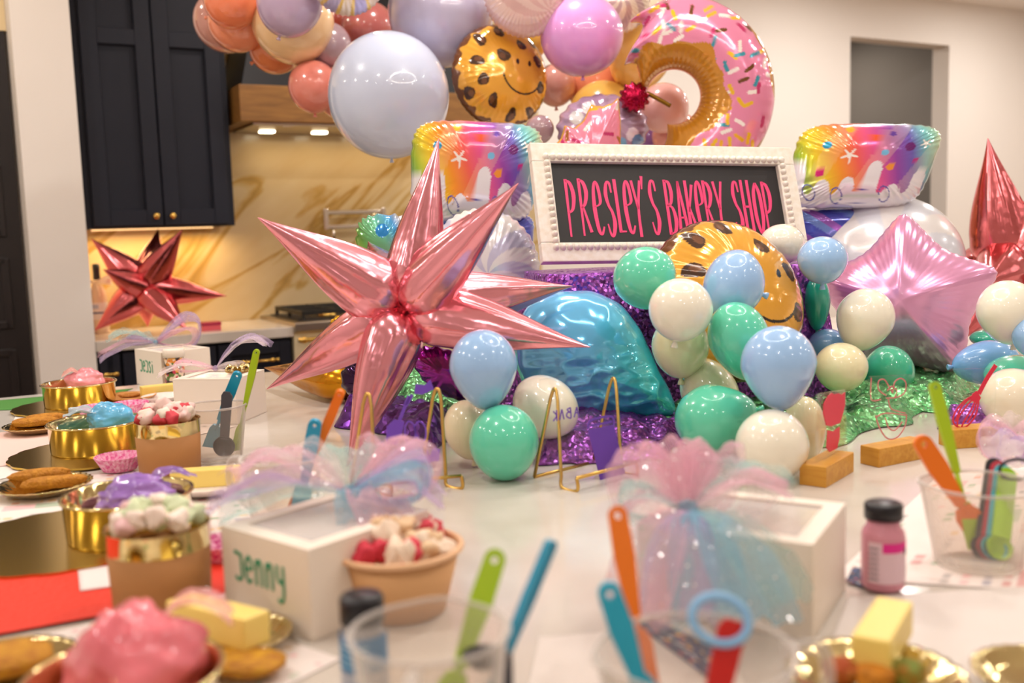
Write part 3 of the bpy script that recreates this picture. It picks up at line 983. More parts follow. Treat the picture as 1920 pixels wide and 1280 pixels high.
def cake(label, quad, quad2, d, yaw, seed=0):
    c = np.mean(np.array(quad), 0)
    root = empty('cake_balloon', face(c[0], c[1], d, yaw))
    tag(root, label, 'balloon', 'rainbow cake balloons')
    for nm, qd, pz, Hh in (('top_tier', quad, 0.0, 0.085), ('lower_tier', quad2, -0.06, 0.075)):
        f = quad_map([((x - c[0]) * d / FPX, (c[1] - y) * d / FPX) for x, y in qd])
        unit = ellipse(1, 1, 300, 5.0)
        o = f(unit)
        V, F, R, TH_, SD = pillow(o, Hh, 64, 0.07, 34, 3.0, 0.5)
        # unit coordinates of every vertex
        cc = o.mean(0)
        idx = np.round(TH_ / (2 * math.pi) * len(unit)).astype(int) % len(unit)
        uv = unit[idx] * R[:, None]
        if nm == 'top_tier':
            colr = cake_paint(uv[:, 0], uv[:, 1], SD, seed)
        else:
            p = uv[:, 0] + .5 * uv[:, 1]
            colr = np.where((np.sin(8 * p) > .2)[:, None], lin([70, 80, 190]), np.where((np.sin(8 * p + 1.8) > .3)[:, None], lin([150, 90, 190]), lin([110, 140, 215])))
        mk(nm, V, F, M_print, root, mw=T(0, 0, pz), col=colr)
cake('rainbow drip cake balloon left of the sign, behind the big rose gold star', [(776, 222), (1030, 236), (996, 424), (764, 408)], [(800, 395), (1010, 400), (1000, 500), (815, 500)], 2.78, 8)
cake('rainbow drip cake balloon right of the sign against the cream wall', [(1500, 228), (1772, 240), (1716, 392), (1472, 388)], [(1468, 386), (1690, 386), (1680, 470), (1480, 462)], 2.95, -4, 1)
def rb_small(x, y, R, TH_, SD):
    p = np.clip((x + .6 * y) / 0.10, -1, 1) * .9
    col = np.stack([np.interp(p, [-1, -.4, .1, .5, 1], lin([[170, 180, 40], [90, 150, 50], [110, 190, 150], [60, 150, 210], [240, 180, 60]])[:, i]) for i in range(3)], 1)
    col[np.hypot(x - .0, y - .035) < .017] = lin([30, 130, 200])
    return col
foil('cake_balloon', 'small green and blue rainbow foil corner behind the star, left of the lollipop', ellipse(S(56, 2.5), S(58, 2.5), 200, 3.2), 2.5, (722, 458), 0.05, rb_small, 'rainbow cake balloons', pucker=0.3, k=22)

# ---- cupcake balloon with cherry
d_ = 3.28
cup_b = empty('cupcake_balloon', face(1130, 240, d_))
tag(cup_b, 'lavender swirl cupcake balloon topped with a crimson cherry', 'balloon')
def cup_paint(x, y, R, TH_, SD):
    s = np.sin(3 * TH_ + 7 * R)
    col = np.where(s[:, None] > 0.2, lin([182, 150, 178]), lin([164, 134, 162]))
    for (a, b, c) in [(-.09, .03, [226, 222, 226]), (-.115, -.02, [150, 170, 60]), (-.05, .06, [230, 220, 225]), (.09, -.03, [232, 214, 230]), (.11, -.05, [100, 140, 190]), (.05, -.06, [120, 170, 210])]:
        col[np.hypot(x - a, y - b) < .022] = lin(c)
    return col
foil('swirl', '', ellipse(S(88, d_), S(64, d_), 200), d_, (0, 0), 0.09, cup_paint, parent=cup_b, pucker=0.2, k=18)
ch = lathe([(0.0005, 1), (.5, .86), (.87, .5), (1, 0), (.87, -.5), (.5, -.86), (0.0005, -1)], 40, lambda a, z: 1 + .12 * math.sin(12 * a))
chs = S(27, d_)
cho = mk('cherry', [(x * chs, y * chs, z * chs * .8) for x, y, z in smooth_line and ch[0]], ch[1], mat('crimson_foil', '#a3123a', 0.2, 0.9, bump=(60, .5)), cup_b, mw=T(S(54, d_), S(48, d_), .09))
mk('stem', *tube(smooth_line([(0, 0, 0), (.035, .012, 0), (.07, -.004, 0), (.115, -.03, 0)]), 0.007, 8), mat('cherry_stem_foil', '#8a6418', 0.3, 0.7), cho)

# ---- exploding star balloons
def spike_mesh(L, r, seed=0, n=40, m=44):
    rr = np.random.default_rng(seed)
    ph = rr.uniform(0, 6.28, 4)
    V = []
    for i in range(n):
        a = 2 * math.pi * i / n
        for j in range(m):
            t = j / (m - 1)
            if t < 0.2:
                q = math.sin(math.pi / 2 * (t / 0.2)) ** .55 * 1.0
                q = max(q, .38)
            else:
                q = (1 - (t - .2) / .8)
                q = q * (1 + .20 * math.sin(math.pi * (t - .2) / .8)) + .012
            fl = math.exp(-((t - .45) / .35) ** 2)
            k = 1 + .10 * math.cos(2 * a + ph[0]) + fl * (.035 * math.cos(7 * a + ph[1]) + .025 * math.cos(11 * a + ph[2]))
            if t < .3:
                k += .025 * math.sin(24 * t + ph[3]) * math.cos(2 * a)
            V.append((r * q * k * math.cos(a), r * q * k * math.sin(a), t * L))
    return V, gridf(n, m, cu=True)
def burst(name, label, c, d, tips, r, mt, seed=0):
    C0 = P(c[0], c[1], d)
    root = empty(name, Matrix.Translation(C0))
    tag(root, label, 'balloon', 'exploding star balloons')
    for i, (x, y, dd) in enumerate(tips):
        v = P(x, y, dd) - C0
        L = v.length
        q = Vector((0, 0, 1)).rotation_difference(v.normalized()).to_matrix().to_4x4()
        V, F = spike_mesh(L * .985, r, seed + i)
        mk('spike', V, F, mt, root, mw=q @ Matrix.Rotation(i * 1.1, 4, 'Z') @ T(0, 0, L * .01))
    return root
burst('star_burst_balloon', 'big rose gold exploding star balloon in front of the range', (760, 578), 2.03,
      [(823, 258, 2.02), (482, 407, 1.93), (973, 342, 1.82), (1075, 536, 2.12), (1108, 651, 1.93), (650, 876, 1.93), (499, 730, 2.12),
       (690, 452, 2.35), (905, 590, 2.42), (760, 600, 2.44), (640, 560, 2.4)], 0.062, M_rose, 1)
burst('star_burst_balloon', 'small looking deep rose exploding star balloon on the kitchen counter', (272, 540), 4.85,
      [(171, 447, 4.75), (297, 428, 5.0), (343, 429, 4.7), (193, 505, 4.62), (426, 555, 4.85), (177, 620, 4.75), (351, 618, 4.7), (277, 613, 4.95), (300, 520, 5.15)], 0.073, M_rose2, 21)
burst('star_burst_balloon', 'deep rose exploding star balloon at the right edge, behind the puffy star', (1888, 505), 3.1,
      [(1852, 258, 3.05), (1960, 340, 3.05), (1800, 640, 3.0), (2060, 500, 3.15), (1780, 485, 3.3), (1960, 660, 3.05), (1850, 530, 2.85), (1990, 590, 2.95), (1900, 640, 3.35)], 0.088, M_rose2, 41)

# ---- puffy pink star
def star_outline(R, inner=.60, n=5, per=44, soft=.10):
    pts = []
    for i in range(n * 2):
        a = math.pi / 2 + math.pi * i / n
        rr = R if i % 2 == 0 else R * inner
        pts.append((rr * math.cos(a), rr * math.sin(a)))
    out = []
    for i in range(n * 2):
        p, q = np.array(pts[i]), np.array(pts[(i + 1) % (2 * n)])
        for j in range(per // 2):
            t = j / (per // 2)
            out.append(p + (q - p) * t)
    o = np.array(out)
    for _ in range(26):
        o = .5 * o + .25 * np.roll(o, 1, 0) + .25 * np.roll(o, -1, 0)
    return o
d_ = 2.62
R_ = S(176, d_)
foil('star_balloon', 'puffy pearly pink five pointed star balloon standing on the green sequin cloth', star_outline(R_, .66), d_, (1696, 566), R_ * .52, None, yaw=-27, pitch=-6, roll=2, pucker=0.05, k=60, nr=36, pw=1.9, q=.7, m=mat('pearl_pink_foil', '#e8a6cf', 0.24, 0.6, coat=.3))

# ---- blue gem like foil balloon
d_ = 2.2
pl_ = px_poly([(962, 660), (972, 600), (1005, 560), (1060, 543), (1120, 547), (1170, 575), (1205, 625), (1232, 690), (1264, 765), (1240, 788), (1165, 792), (1080, 795), (1000, 760)], (1110, 675), d_)
def blue_paint(x, y, R, TH_, SD):
    t = np.clip((x + .02) / .14 - y * 1.5, 0, 1)[:, None]
    col = lin([104, 194, 246]) * (1 - t) + lin([60, 206, 216]) * t
    return col
M_blue = mat('blue_foil', '#3aa0dd', 0.13, 0.28, coat=.8, attr=True, bump=(9, 0.3))
V, F, R, TH_, SD = pillow(resample(pl_, 220, 1), 0.12, 46, 0.05, 15, 2.2, .6)
fold = fbm(V[:, 0] * 26, V[:, 1] * 26, 0, 9)
lower = np.clip((0.03 - V[:, 1]) / .1, 0, 1)
V[:, 2] += np.abs(fold) * -.034 * lower * (1 - R ** 3) * SD + 0.0 * R * (1 - R ** 4) * SD
tag(mk('foil_balloon', V, F, M_blue, mw=face(1110, 675, d_, 0, -8), col=blue_paint(V[:, 0], V[:, 1], R, TH_, SD)), 'crinkled shiny blue and teal foil balloon right of the big star', 'balloon')
# ---- gold cone foil balloon lying on the counter
gp = G(640, 752)
gq = G(498, 726)
v = gq - gp
V, F = spike_mesh(v.length * 1.25, 0.062, 77)
q = Vector((0, 0, 1)).rotation_difference(v.normalized()).to_matrix().to_4x4()
tag(mk('cone_balloon', V, F, mat('caramel_gold_foil', '#c98a1e', 0.2, .95, bump=(12, .2)), mw=Matrix.Translation(gp - v * .25 + Vector((0, 0, 0.06))) @ q), 'caramel gold cone shaped foil balloon lying beside the range', 'balloon')
R_ = 0.045
foil('foil_balloon', 'small crumpled gold foil balloon peeking up above the star arm near the range rail', ellipse(R_, R_ * .8, 80), 2.6, (648, 612), .025, None, pucker=.4, k=14, nr=12, m=mat('gold_foil', '#d8a228', 0.2, .95, bump=(30, .4)))

# ---- small latex balloons among the display
GL = 'small latex balloons on the island'
TEAL, CREAM, BLUE = '#60d6b2', '#f4eedb', '#9cc4f0'
small = [
 ('teal balloon against the lower edge of the sign', 1210, 522, 60, 60, 2.02, TEAL, .25, -25),
 ('cream balloon just below the teal one at the sign', 1276, 581, 60, 60, 1.9, CREAM, .12, 10),
 ('greenish cream balloon tucked under the round cream one', 1276, 650, 54, 60, 2.02, '#dfe2b4', .2, 0),
 ('pale blue balloon in front of the cookie balloon face', 1376, 534, 67, 56, 2.0, BLUE, .2, -70),
 ('teal balloon pointing down between two pale blue ones', 1387, 640, 57, 76, 1.93, TEAL, .5, -16),
 ('large pale blue teardrop balloon above a cream one', 1460, 690, 70, 80, 1.78, BLUE, .55, -4),
 ('pale cream balloon hidden behind the low teal egg', 1330, 735, 68, 52, 2.05, '#dcdfb8', .2, 60),
 ('big teal egg shaped balloon low on the counter', 1343, 784, 66, 78, 1.88, TEAL, .45, -100),
 ('cream balloon resting on the counter below the big pale blue teardrop', 1447, 836, 68, 69, 1.74, CREAM, .1, 0),
 ('cream balloon half hidden behind the cream one on the counter', 1508, 808, 40, 66, 1.88, '#ece3b6', .3, 0),
 ('cream balloon behind the right corner of the cookie balloon', 1466, 458, 42, 38, 2.45, '#ece4d4', .2, 0),
 ('pale blue balloon right of the cookie balloon, above a dark teal one', 1542, 488, 46, 45, 2.3, BLUE, .2, 0),
 ('darker teal balloon in the gap right of the cookie balloon', 1532, 568, 24, 52, 2.42, '#1f9f87', .3, 0),
 ('cream teardrop balloon in front of the puffy pink star', 1621, 600, 53, 60, 2.32, CREAM, .4, 20),
 ('cream balloon above the red oven mitt sign', 1577, 689, 49, 47, 2.25, '#efe6bc', .15, 0),
 ('blue balloon peeking out behind the two cream ones near the cookie', 1552, 652, 38, 36, 2.42, '#7faede', .2, 0),
 ('green teal balloon below the puffy pink star', 1666, 696, 49, 46, 2.45, '#46c39a', .2, 75),
 ('cream balloon high at the right edge in front of the rose star', 1890, 586, 55, 61, 2.25, CREAM, .35, -10),
 ('blue egg balloon lying near the right edge', 1848, 680, 42, 62, 2.4, '#7cb0e6', .3, 85),
 ('blue balloon cut by the right edge', 1936, 630, 36, 40, 2.2, BLUE, .2, 0),
 ('teal balloon behind the whisk sign at the right edge', 1905, 705, 56, 40, 2.32, TEAL, .2, 0),
 ('cream balloon low at the right edge behind the tulle', 1900, 748, 60, 58, 2.1, '#efe4cc', .15, 0),
 ('small teal balloon peeking above the blue egg balloon', 1850, 634, 30, 16, 2.5, '#2faf8d', .1, 0),
 ('pale blue teardrop balloon left of the blue foil balloon', 907, 693, 64, 76, 1.82, BLUE, .5, -3),
 ('cream balloon with mirrored writing sign in front, below the blue foil', 1022, 764, 66, 58, 1.95, CREAM, .2, 40),
 ('beige cream balloon at the left of the three balloon cluster', 877, 806, 45, 57, 1.9, '#e6d8b4', .25, -10),
 ('teal balloon sitting on the counter beside the gold wire stand', 945, 830, 66, 72, 1.8, TEAL, .15, 0),
]
for (lb, x, y, rx, ry, d, c, tp, ro) in small:
    balloon(lb, x, y, rx, ry, d, c, tp, ro, group=GL)

# ================================================================== SIGN
d1, d2 = 2.52, 2.72
tl, tr = P(985, 273, d1), P(1473, 282, d2)
ux = (tr - tl).normalized()
# the depth of the lower left corner that makes the frame square
bl = P(1010, 499, (tl - CAM_POS).dot(ux) / ray(1010, 499).dot(ux))
uy = (tl - bl)
uy = (uy - ux * uy.dot(ux)).normalized()
uz_ = ux.cross(uy)
SW, SH = (tr - tl).length, abs((tl - bl).dot(uy)) * .985
sctr = (P(985, 273, d1) + P(1473, 282, d2)) / 2 - uy * SH / 2 + ux * 0.006
MS = Matrix(((ux.x, uy.x, uz_.x, sctr.x), (ux.y, uy.y, uz_.y, sctr.y), (ux.z, uy.z, uz_.z, sctr.z), (0, 0, 0, 1)))
sign = empty('chalkboard_sign', MS)
tag(sign, 'white beaded frame chalkboard sign with pink lettering', 'sign')
M_frame = mat('distressed_white_paint', '#ece6dc', 0.5, var=(60, '#e3d8c8'))
fw = 0.05
bars = join(box(SW, fw, 0.026, 0.003, (0, SH / 2 - fw / 2, -0.006)), box(SW, fw, 0.026, 0.003, (0, -SH / 2 + fw / 2, -0.006)),
            box(fw, SH - 2 * fw, 0.026, 0.003, (-SW / 2 + fw / 2, 0, -0.006)), box(fw, SH - 2 * fw, 0.026, 0.003, (SW / 2 - fw / 2, 0, -0.006)))
frm = mk('frame', *bars, M_frame, sign, False)
panel = mk('board', *box(SW - 2 * fw + .004, SH - 2 * fw + .004, 0.006, 0, (0, 0, 0)), mat('chalkboard', '#231f20', 0.55), sign, False)
bv = lathe([(0.0003, .012), (.004, .0108), (.0075, .006), (.0088, 0.0)], 10)
bead0 = None
bi = fw - 0.012
bw_, bh_ = SW / 2 - bi, SH / 2 - bi
nb_x, nb_y = 38, 15
for k in range(nb_x):
    for s in (-1, 1):
        M = T(-bw_ + 2 * bw_ * k / (nb_x - 1), s * bh_, 0.0195) @ Matrix.Diagonal((1, 1.12, 1, 1))
        if bead0 is None:
            bead0 = mk('bead', *bv, M_frame, sign, mw=M)
        else:
            b = bead0.copy(); COL.objects.link(b); b.parent = sign; b.matrix_local = M
for k in range(1, nb_y - 1):
    for s in (-1, 1):
        b = bead0.copy(); COL.objects.link(b); b.parent = sign
        b.matrix_local = T(s * bw_, -bh_ + 2 * bh_ * k / (nb_y - 1), 0.0195)
LET = {
 'P': [([(.12, -.02), (.14, 1)], [.12, .2]), ([(.12, .97), (.5, .93), (.72, .72), (.55, .48), (.16, .40)], [.1, .22, .26, .2, .1])],
 'R': [([(.12, -.02), (.14, 1)], [.12, .2]), ([(.12, .97), (.5, .93), (.7, .75), (.5, .55), (.16, .47)], [.1, .22, .26, .2, .1]), ([(.28, .5), (.8, .04)], [.12, .2])],
 'e': [([(.12, .52), (.5, .54), (.72, .62), (.62, .88), (.4, .96), (.2, .8), (.14, .45), (.3, .1), (.55, .03), (.8, .16)], [.08, .1, .2, .2, .14, .2, .26, .22, .16, .1])],
 'S': [([(.72, .78), (.62, .95), (.36, .95), (.2, .76), (.34, .56), (.62, .42), (.72, .22), (.5, .02), (.26, .04), (.1, .22)], [.1, .16, .18, .24, .18, .18, .26, .2, .14, .08])],
 'L': [([(.2, 1), (.26, .04)], [.22, .2]), ([(.2, .06), (.78, .06)], [.14, .1])],
 'Y': [([(.06, 1), (.42, .48)], [.18, .14]), ([(.84, 1), (.44, .48), (.4, -.02)], [.16, .16, .2])],
 "'": [([(.45, 1.08), (.36, .84)], [.2, .08])],
 'B': [([(.14, 0), (.14, 1)], [.2, .2]), ([(.12, .97), (.5, .95), (.66, .76), (.5, .57), (.14, .53)], [.1, .2, .24, .18, .08]), ([(.14, .53), (.6, .48), (.78, .25), (.55, .04), (.12, .03)], [.08, .18, .26, .2, .1])],
 'A': [([(.04, 0), (.36, 1)], [.2, .14]), ([(.36, 1), (.82, 0)], [.14, .24]), ([(.16, .33), (.66, .33)], [.12, .12])],
 'k': [([(.16, 0), (.14, 1)], [.22, .2]), ([(.74, .92), (.2, .42)], [.2, .1]), ([(.28, .5), (.82, .02)], [.12, .22])],
 'H': [([(.16, 0), (.14, 1)], [.2, .2]), ([(.76, 0), (.74, 1)], [.2, .2]), ([(.14, .5), (.76, .5)], [.14, .14])],
 'O': [([(.45, .97), (.17, .75), (.15, .3), (.45, .03), (.76, .3), (.74, .75), (.45, .97)], [.16, .24, .24, .16, .24, .24, .16])],
}
M_pink = mat('pink_vinyl', '#ef3f78', 0.5)
PW, PH = SW - 2 * fw, SH - 2 * fw
text = [('P', 1066), ('R', 1089), ('e', 1112), ('S', 1133), ('L', 1151), ('e', 1167), ('Y', 1184), ("'", 1196), ('S', 1213), ('B', 1243), ('A', 1263), ('k', 1281), ('e', 1298), ('R', 1315), ('Y', 1335), ('S', 1368), ('H', 1387), ('O', 1408), ('P', 1428)]
for i, (c, x) in enumerate(text):
    cx = ((x - 1036) / 419 - .5) * PW
    w = PW * 0.047
    h = PH * 0.70
    yb = -PH * 0.40 + PH * 0.012 * math.sin(i * 1.7)
    prs = []
    for pts, ws in LET[c]:
        prs.append(ribbon([((p[0] - .45) * w, p[1] * h) for p in pts], [q * w * 1.36 for q in ws], 0.0008, 6))
    mk('letter', *join(*prs), M_pink, sign, False, T(cx, yb, 0.0062))

# ================================================================== CLOTHS
def cloth(name, label, poly, base_z, hfun, m, n=90, noise=.02, seed=0, cat='cloth', kind=None):
    """crumpled cloth over the counter; poly is its footprint, four corners"""
    q = [Vector(p) for p in poly]
    V = []
    c = (q[0] + q[1] + q[2] + q[3]) / 4
    u = np.linspace(0, 1, n)
    UU, VV = np.meshgrid(u, u, indexing='ij')
    X = (1 - UU) * (1 - VV) * q[0].x + UU * (1 - VV) * q[1].x + UU * VV * q[2].x + (1 - UU) * VV * q[3].x
    Y = (1 - UU) * (1 - VV) * q[0].y + UU * (1 - VV) * q[1].y + UU * VV * q[2].y + (1 - UU) * VV * q[3].y
    f1 = fbm(X * 16, Y * 16, 0, seed)
    f2 = fbm(X * 42, Y * 42, 1, seed + 1)
    f3 = fbm(X * 9, Y * 9, 2, seed + 2)
    edge = np.minimum(np.minimum(UU, 1 - UU), np.minimum(VV, 1 - VV))
    em = np.clip(edge / .12, 0, 1)
    h = np.abs(f1) * noise + np.abs(f2) * noise * .45
    Z = base_z + 0.003 + (hfun(UU, VV) + h) * em
    X = X + f3 * .02 * (1 - em); Y = Y + f1 * .02 * (1 - em)
    V = np.stack([X - c.x, Y - c.y, Z - base_z], -1).reshape(-1, 3)
    o = mk(name, V, gridf(n, n), m, mw=T(c.x, c.y, base_z))
    sol = o.modifiers.new('thick', 'SOLIDIFY'); sol.thickness = 0.002
    tag(o, label, cat)
    return o
M_purp = sequin_mat('purple_sequin', '#6b2a8a', 170, '#b066c0')
M_green = sequin_mat('green_sequin', '#3f9a58', 150, '#9adb9a')
# riser behind the display draped in purple sequins
rz = P(1100, 496, 2.42).z - ZC
rc_ = (G(1120, 770) + G(1400, 745)) / 2
ris = empty('draped_riser', Matrix.Translation((rc_.x, rc_.y, ZC)) @ Matrix.Rotation(math.radians(14), 4, 'Z'))
tag(ris, 'display riser draped in purple sequin cloth under the sign', 'riser')
mk('box', *box(0.54, 0.15, rz - .03, .004), M_white, ris, False)
na, nz_ = 260, 60
V = []
for i in range(na):
    a = 2 * math.pi * i / na
    c_, s_ = math.cos(a), math.sin(a)
    ex, ey = .36 * np.sign(c_) * abs(c_) ** .35, .14 * np.sign(s_) * abs(s_) ** .35
    for j in range(nz_):
        t = j / (nz_ - 1)
        if t < .25:
            k = t / .25
            V.append((ex * k * .97, ey * k * .97, rz - .012 - .004 * k))
        else:
            k = (t - .25) / .75
            fl = 1 + .10 * k + (.07 * math.sin(13 * a) + .05 * math.sin(23 * a + 1)) * k
            V.append((ex * fl + .0, ey * fl * 1.05, (rz - .016) * (1 - k) + .004))
mk('drape', V, gridf(na, nz_, cu=True), M_purp, ris)
cloth('purple_cloth', 'crumpled purple sequin cloth in front of the blue foil balloon', [G(990, 878), G(1265, 862), G(1340, 790), G(1000, 800)], ZC, lambda u, v: .02 + .035 * np.sin(np.pi * v) * (0.6 + .5 * np.sin(5 * u)), M_purp, seed=3, noise=.016)
cloth('green_cloth', 'shiny green sequin cloth spread under the right balloons', [G(1150, 822), G(1560, 838), G(1840, 742), G(1240, 740)], ZC, lambda u, v: .012 + 0 * u, M_green, seed=6, noise=.02, n=110)
cloth('green_cloth', 'crinkled green foil cloth heaped below the big rose star', [G(665, 800), G(905, 818), G(960, 728), G(660, 735)], ZC, lambda u, v: .10 * np.sin(np.pi * v) * np.sin(np.pi * np.clip(u * 1.05, 0, 1)), M_green, seed=12, noise=.025)
cloth('green_cloth', 'green sequin cloth at the foot of the puffy star', [G(1500, 772), G(1790, 775), G(1850, 715), G(1560, 706)], ZC, lambda u, v: .01 + .03 * np.sin(np.pi * u), M_green, seed=17, noise=.022)
cloth('purple_cloth', 'strip of purple sequin cloth behind the red whisk sign', [G(1768, 806), G(1930, 806), G(1930, 768), G(1760, 775)], ZC, lambda u, v: .025 * np.sin(np.pi * v), M_purp, seed=22, noise=.012, n=60)
cloth('purple_cloth', 'dark purple foil cloth bunched left of the green heap under the star', [G(630, 800), G(820, 842), G(880, 800), G(660, 745)], ZC, lambda u, v: .02 + .03 * np.sin(np.pi * v), sequin_mat('dark_purple_foil', '#3a1550', 60, '#7a3aa8'), seed=27, noise=.02, n=70)
foil('foil_balloon', 'magenta and purple foil balloon peeking behind the pale blue teardrop', ellipse(.09, .05, 120), 2.25, (840, 700), .04, None, roll=-35, pucker=.3, k=16, nr=16, m=mat('magenta_foil', '#8a1f8f', .18, .95, bump=(20, .4)))
foil('foil_balloon', 'dark plum foil balloon under the left lower arm of the big star', ellipse(.075, .05, 120, 2.6), 2.45, (695, 712), .05, None, roll=-8, pucker=.3, k=12, nr=16, m=mat('plum_foil', '#35203c', .16, .9, bump=(14, .4)))

# ================================================================== WIRE STANDS AND ACRYLIC SIGNS
M_wire = mat('gold_wire', '#d8b060', 0.28, 1.0)
M_acr = clear_mat('clear_acrylic', '#ffffff', 0.985, 0.05, gloss=True)
M_pprint = mat('purple_print', '#6a3fae', 0.4)
M_rprint = mat('red_print', '#dc2c48', 0.4)
M_rline = mat('faded_red_print', '#d97b80', 0.5)
def easel(label, B1, F1, hook, top, span):
    b, f, h = G(*B1), G(*F1), G(*hook)
    fr = G(*F1)
    tdep = (DEP(b) * .55 + DEP(f) * .45)
    tp = P(top[0], top[1], tdep)
    side = (h - f); side.z = 0
    root = empty('wire_easel', Matrix.Translation(b))
    tag(root, label, 'stand', 'gold wire easels')
    fw_ = (f - b).normalized()
    hk = h + Vector((0, 0, .022))
    def loc(p): return p - b + Vector((0, 0, .0022))
    for k in range(2):
        o = span * k
        e1 = tp + (b - tp).normalized() * .018
        e2 = tp + (f - tp).normalized() * .018
        w2 = (f - b).normalized() * .008
        pts = [b + o, e1 - w2 * .9 + o, tp - w2 * .6 + o, tp + Vector((0, 0, .003)) + o, tp + w2 * .6 + o, e2 + w2 * .9 + o, f + o + (tp - f).normalized() * .02, f + o, h + o, hk + o]
        pts = [loc(p) for p in pts]
        line = [pts[0]] + smooth_line(pts[1:6], 6) + smooth_line(pts[6:], 6)
        mk('wire_loop', *tube(line, .0032, 8), M_wire, root)
    mk('cross_bar', *tube([loc(b), loc(b + span)], .0032, 8), M_wire, root)
    mk('cross_bar', *tube([loc(hk), loc(hk + span)], .0032, 8), M_wire, root)
    return root
sp_ = G(1112, 868) - G(1002, 896)
easel('gold wire easel stand in front of the cream balloon', (1002, 896), (1054, 916), (1082, 922), (1040, 734), sp_)
sp_ = G(655, 915) - G(785, 903)
easel('gold wire easel stand between the big star tip and the balloon cluster', (788, 903), (838, 912), (866, 917), (820, 734), sp_)

def plane_frame(p0, x, nrm):
    x = x.normalized(); z = nrm.normalized(); y = z.cross(x)
    return Matrix(((x.x, y.x, z.x, p0.x), (x.y, y.y, z.y, p0.y), (x.z, y.z, z.z, p0.z), (0, 0, 0, 1)))
def print_on(parent, Mw, pts, m, name='print', t=.0012, z=.0015):
    inv = Mw.inverted(); nrm = Mw.col[2].to_3d(); p0 = Mw.translation
    q = [inv @ PL(x, y, p0, nrm) for x, y in pts]
    V, F = prism([(v.x, v.y) for v in q], t, z)
    return mk(name, V, F, m, parent, False)
def line_on(parent, Mw, strokes_, w, m, name='print', z=.0015):
    inv = Mw.inverted(); nrm = Mw.col[2].to_3d(); p0 = Mw.translation
    prs = []
    for st in strokes_:
        q = [inv @ PL(x, y, p0, nrm) for x, y in st]
        a = ribbon([(v.x, v.y) for v in q], w, .001, 5)
        prs.append(([(x, y, zz + z) for x, y, zz in a[0]], a[1]))
    return mk(name, *join(*prs), m, parent, False)

# acrylic sheet on the right easel: purple spatula print and mirrored words
pr_ = G(1088, 905); ax = (G(1175, 880) - G(1090, 902)).normalized()
nr_ = Vector((0, 0, 1)).cross(ax).normalized() * -1
nrm = (nr_ * 1.0 + Vector((0, 0, -.10))).normalized()
if nrm.dot(_f) > 0: nrm = -nrm
nrm = (nrm + Vector((0, 0, .22))).normalized()
MA = plane_frame(P(1090, 899, DEP(G(1088, 908))), ax, nrm)
ac = empty('acrylic_sign', MA)
tag(ac, 'clear acrylic sign with purple spatula print on the right wire easel', 'sign')
inv = MA.inverted()
def acr_panel(parent, Mw, corners, t=.003):
    inv = Mw.inverted(); nrm = Mw.col[2].to_3d(); p0 = Mw.translation
    q = [inv @ PL(x, y, p0, nrm) for x, y in corners]
    V, F = prism([(v.x, v.y) for v in q], t, -t)
    return mk('panel', V, F, M_acr, parent, False)
acr_panel(ac, MA, [(1034, 914), (1178, 880), (1150, 690), (1012, 712)])
print_on(ac, MA, [(1101, 806), (1149, 796), (1171, 888), (1150, 899), (1125, 904)], M_pprint)
line_on(ac, MA, [[(1101, 804), (1104, 790), (1122, 783), (1146, 781), (1150, 797)], [(1108, 798), (1146, 790)]], .004, M_pprint)
line_on(ac, MA, [[(1084, 781), (1080, 763)], [(1080, 763), (1075, 782)], [(1077, 774), (1083, 773)],
                 [(1068, 764), (1069, 783), (1061, 780), (1063, 773), (1068, 773), (1062, 768), (1068, 764)],
                 [(1056, 786), (1052, 767)], [(1052, 767), (1048, 787)], [(1042, 768), (1043, 789)], [(1036, 771), (1042, 779), (1036, 789)]], .0022, M_pprint, 'writing')
# acrylic sheet on the left easel: purple utensils
ax = (G(868, 915) - G(740, 940)).normalized()
MB_ = plane_frame(G(868, 918), ax, Vector((0, 0, .25)) + Vector((0, 0, 1)).cross(ax) * (-1 if Vector((0, 0, 1)).cross(ax).dot(_f) > 0 else 1))
ac2 = empty('acrylic_sign', MB_)
tag(ac2, 'clear acrylic sign with purple utensil prints on the left wire easel', 'sign')
acr_panel(ac2, MB_, [(690, 930), (868, 900), (850, 665), (672, 690)])
print_on(ac2, MB_, [(723, 832), (724, 800), (738, 786), (757, 790), (752, 815), (742, 834)], M_pprint)
line_on(ac2, MB_, [[(748, 788), (756, 768), (766, 742)], [(760, 760), (772, 740)]], .006, M_pprint)
print_on(ac2, MB_, [(776, 738), (778, 720), (795, 722), (806, 712), (812, 730), (800, 736), (790, 740)], M_pprint)
line_on(ac2, MB_, [[(758, 800), (765, 790), (774, 796), (778, 815), (770, 830), (760, 825), (758, 800)], [(776, 800), (785, 790), (796, 800), (797, 820), (790, 828), (780, 816), (776, 800)]], .003, M_pprint)
print_on(ac2, MB_, [(768, 860), (790, 852), (805, 855), (812, 838), (824, 842), (822, 864), (800, 866), (782, 872)], M_pprint)
line_on(ac2, MB_, [[(786, 880), (795, 890), (792, 902)], [(806, 868), (800, 845)]], .003, M_pprint)

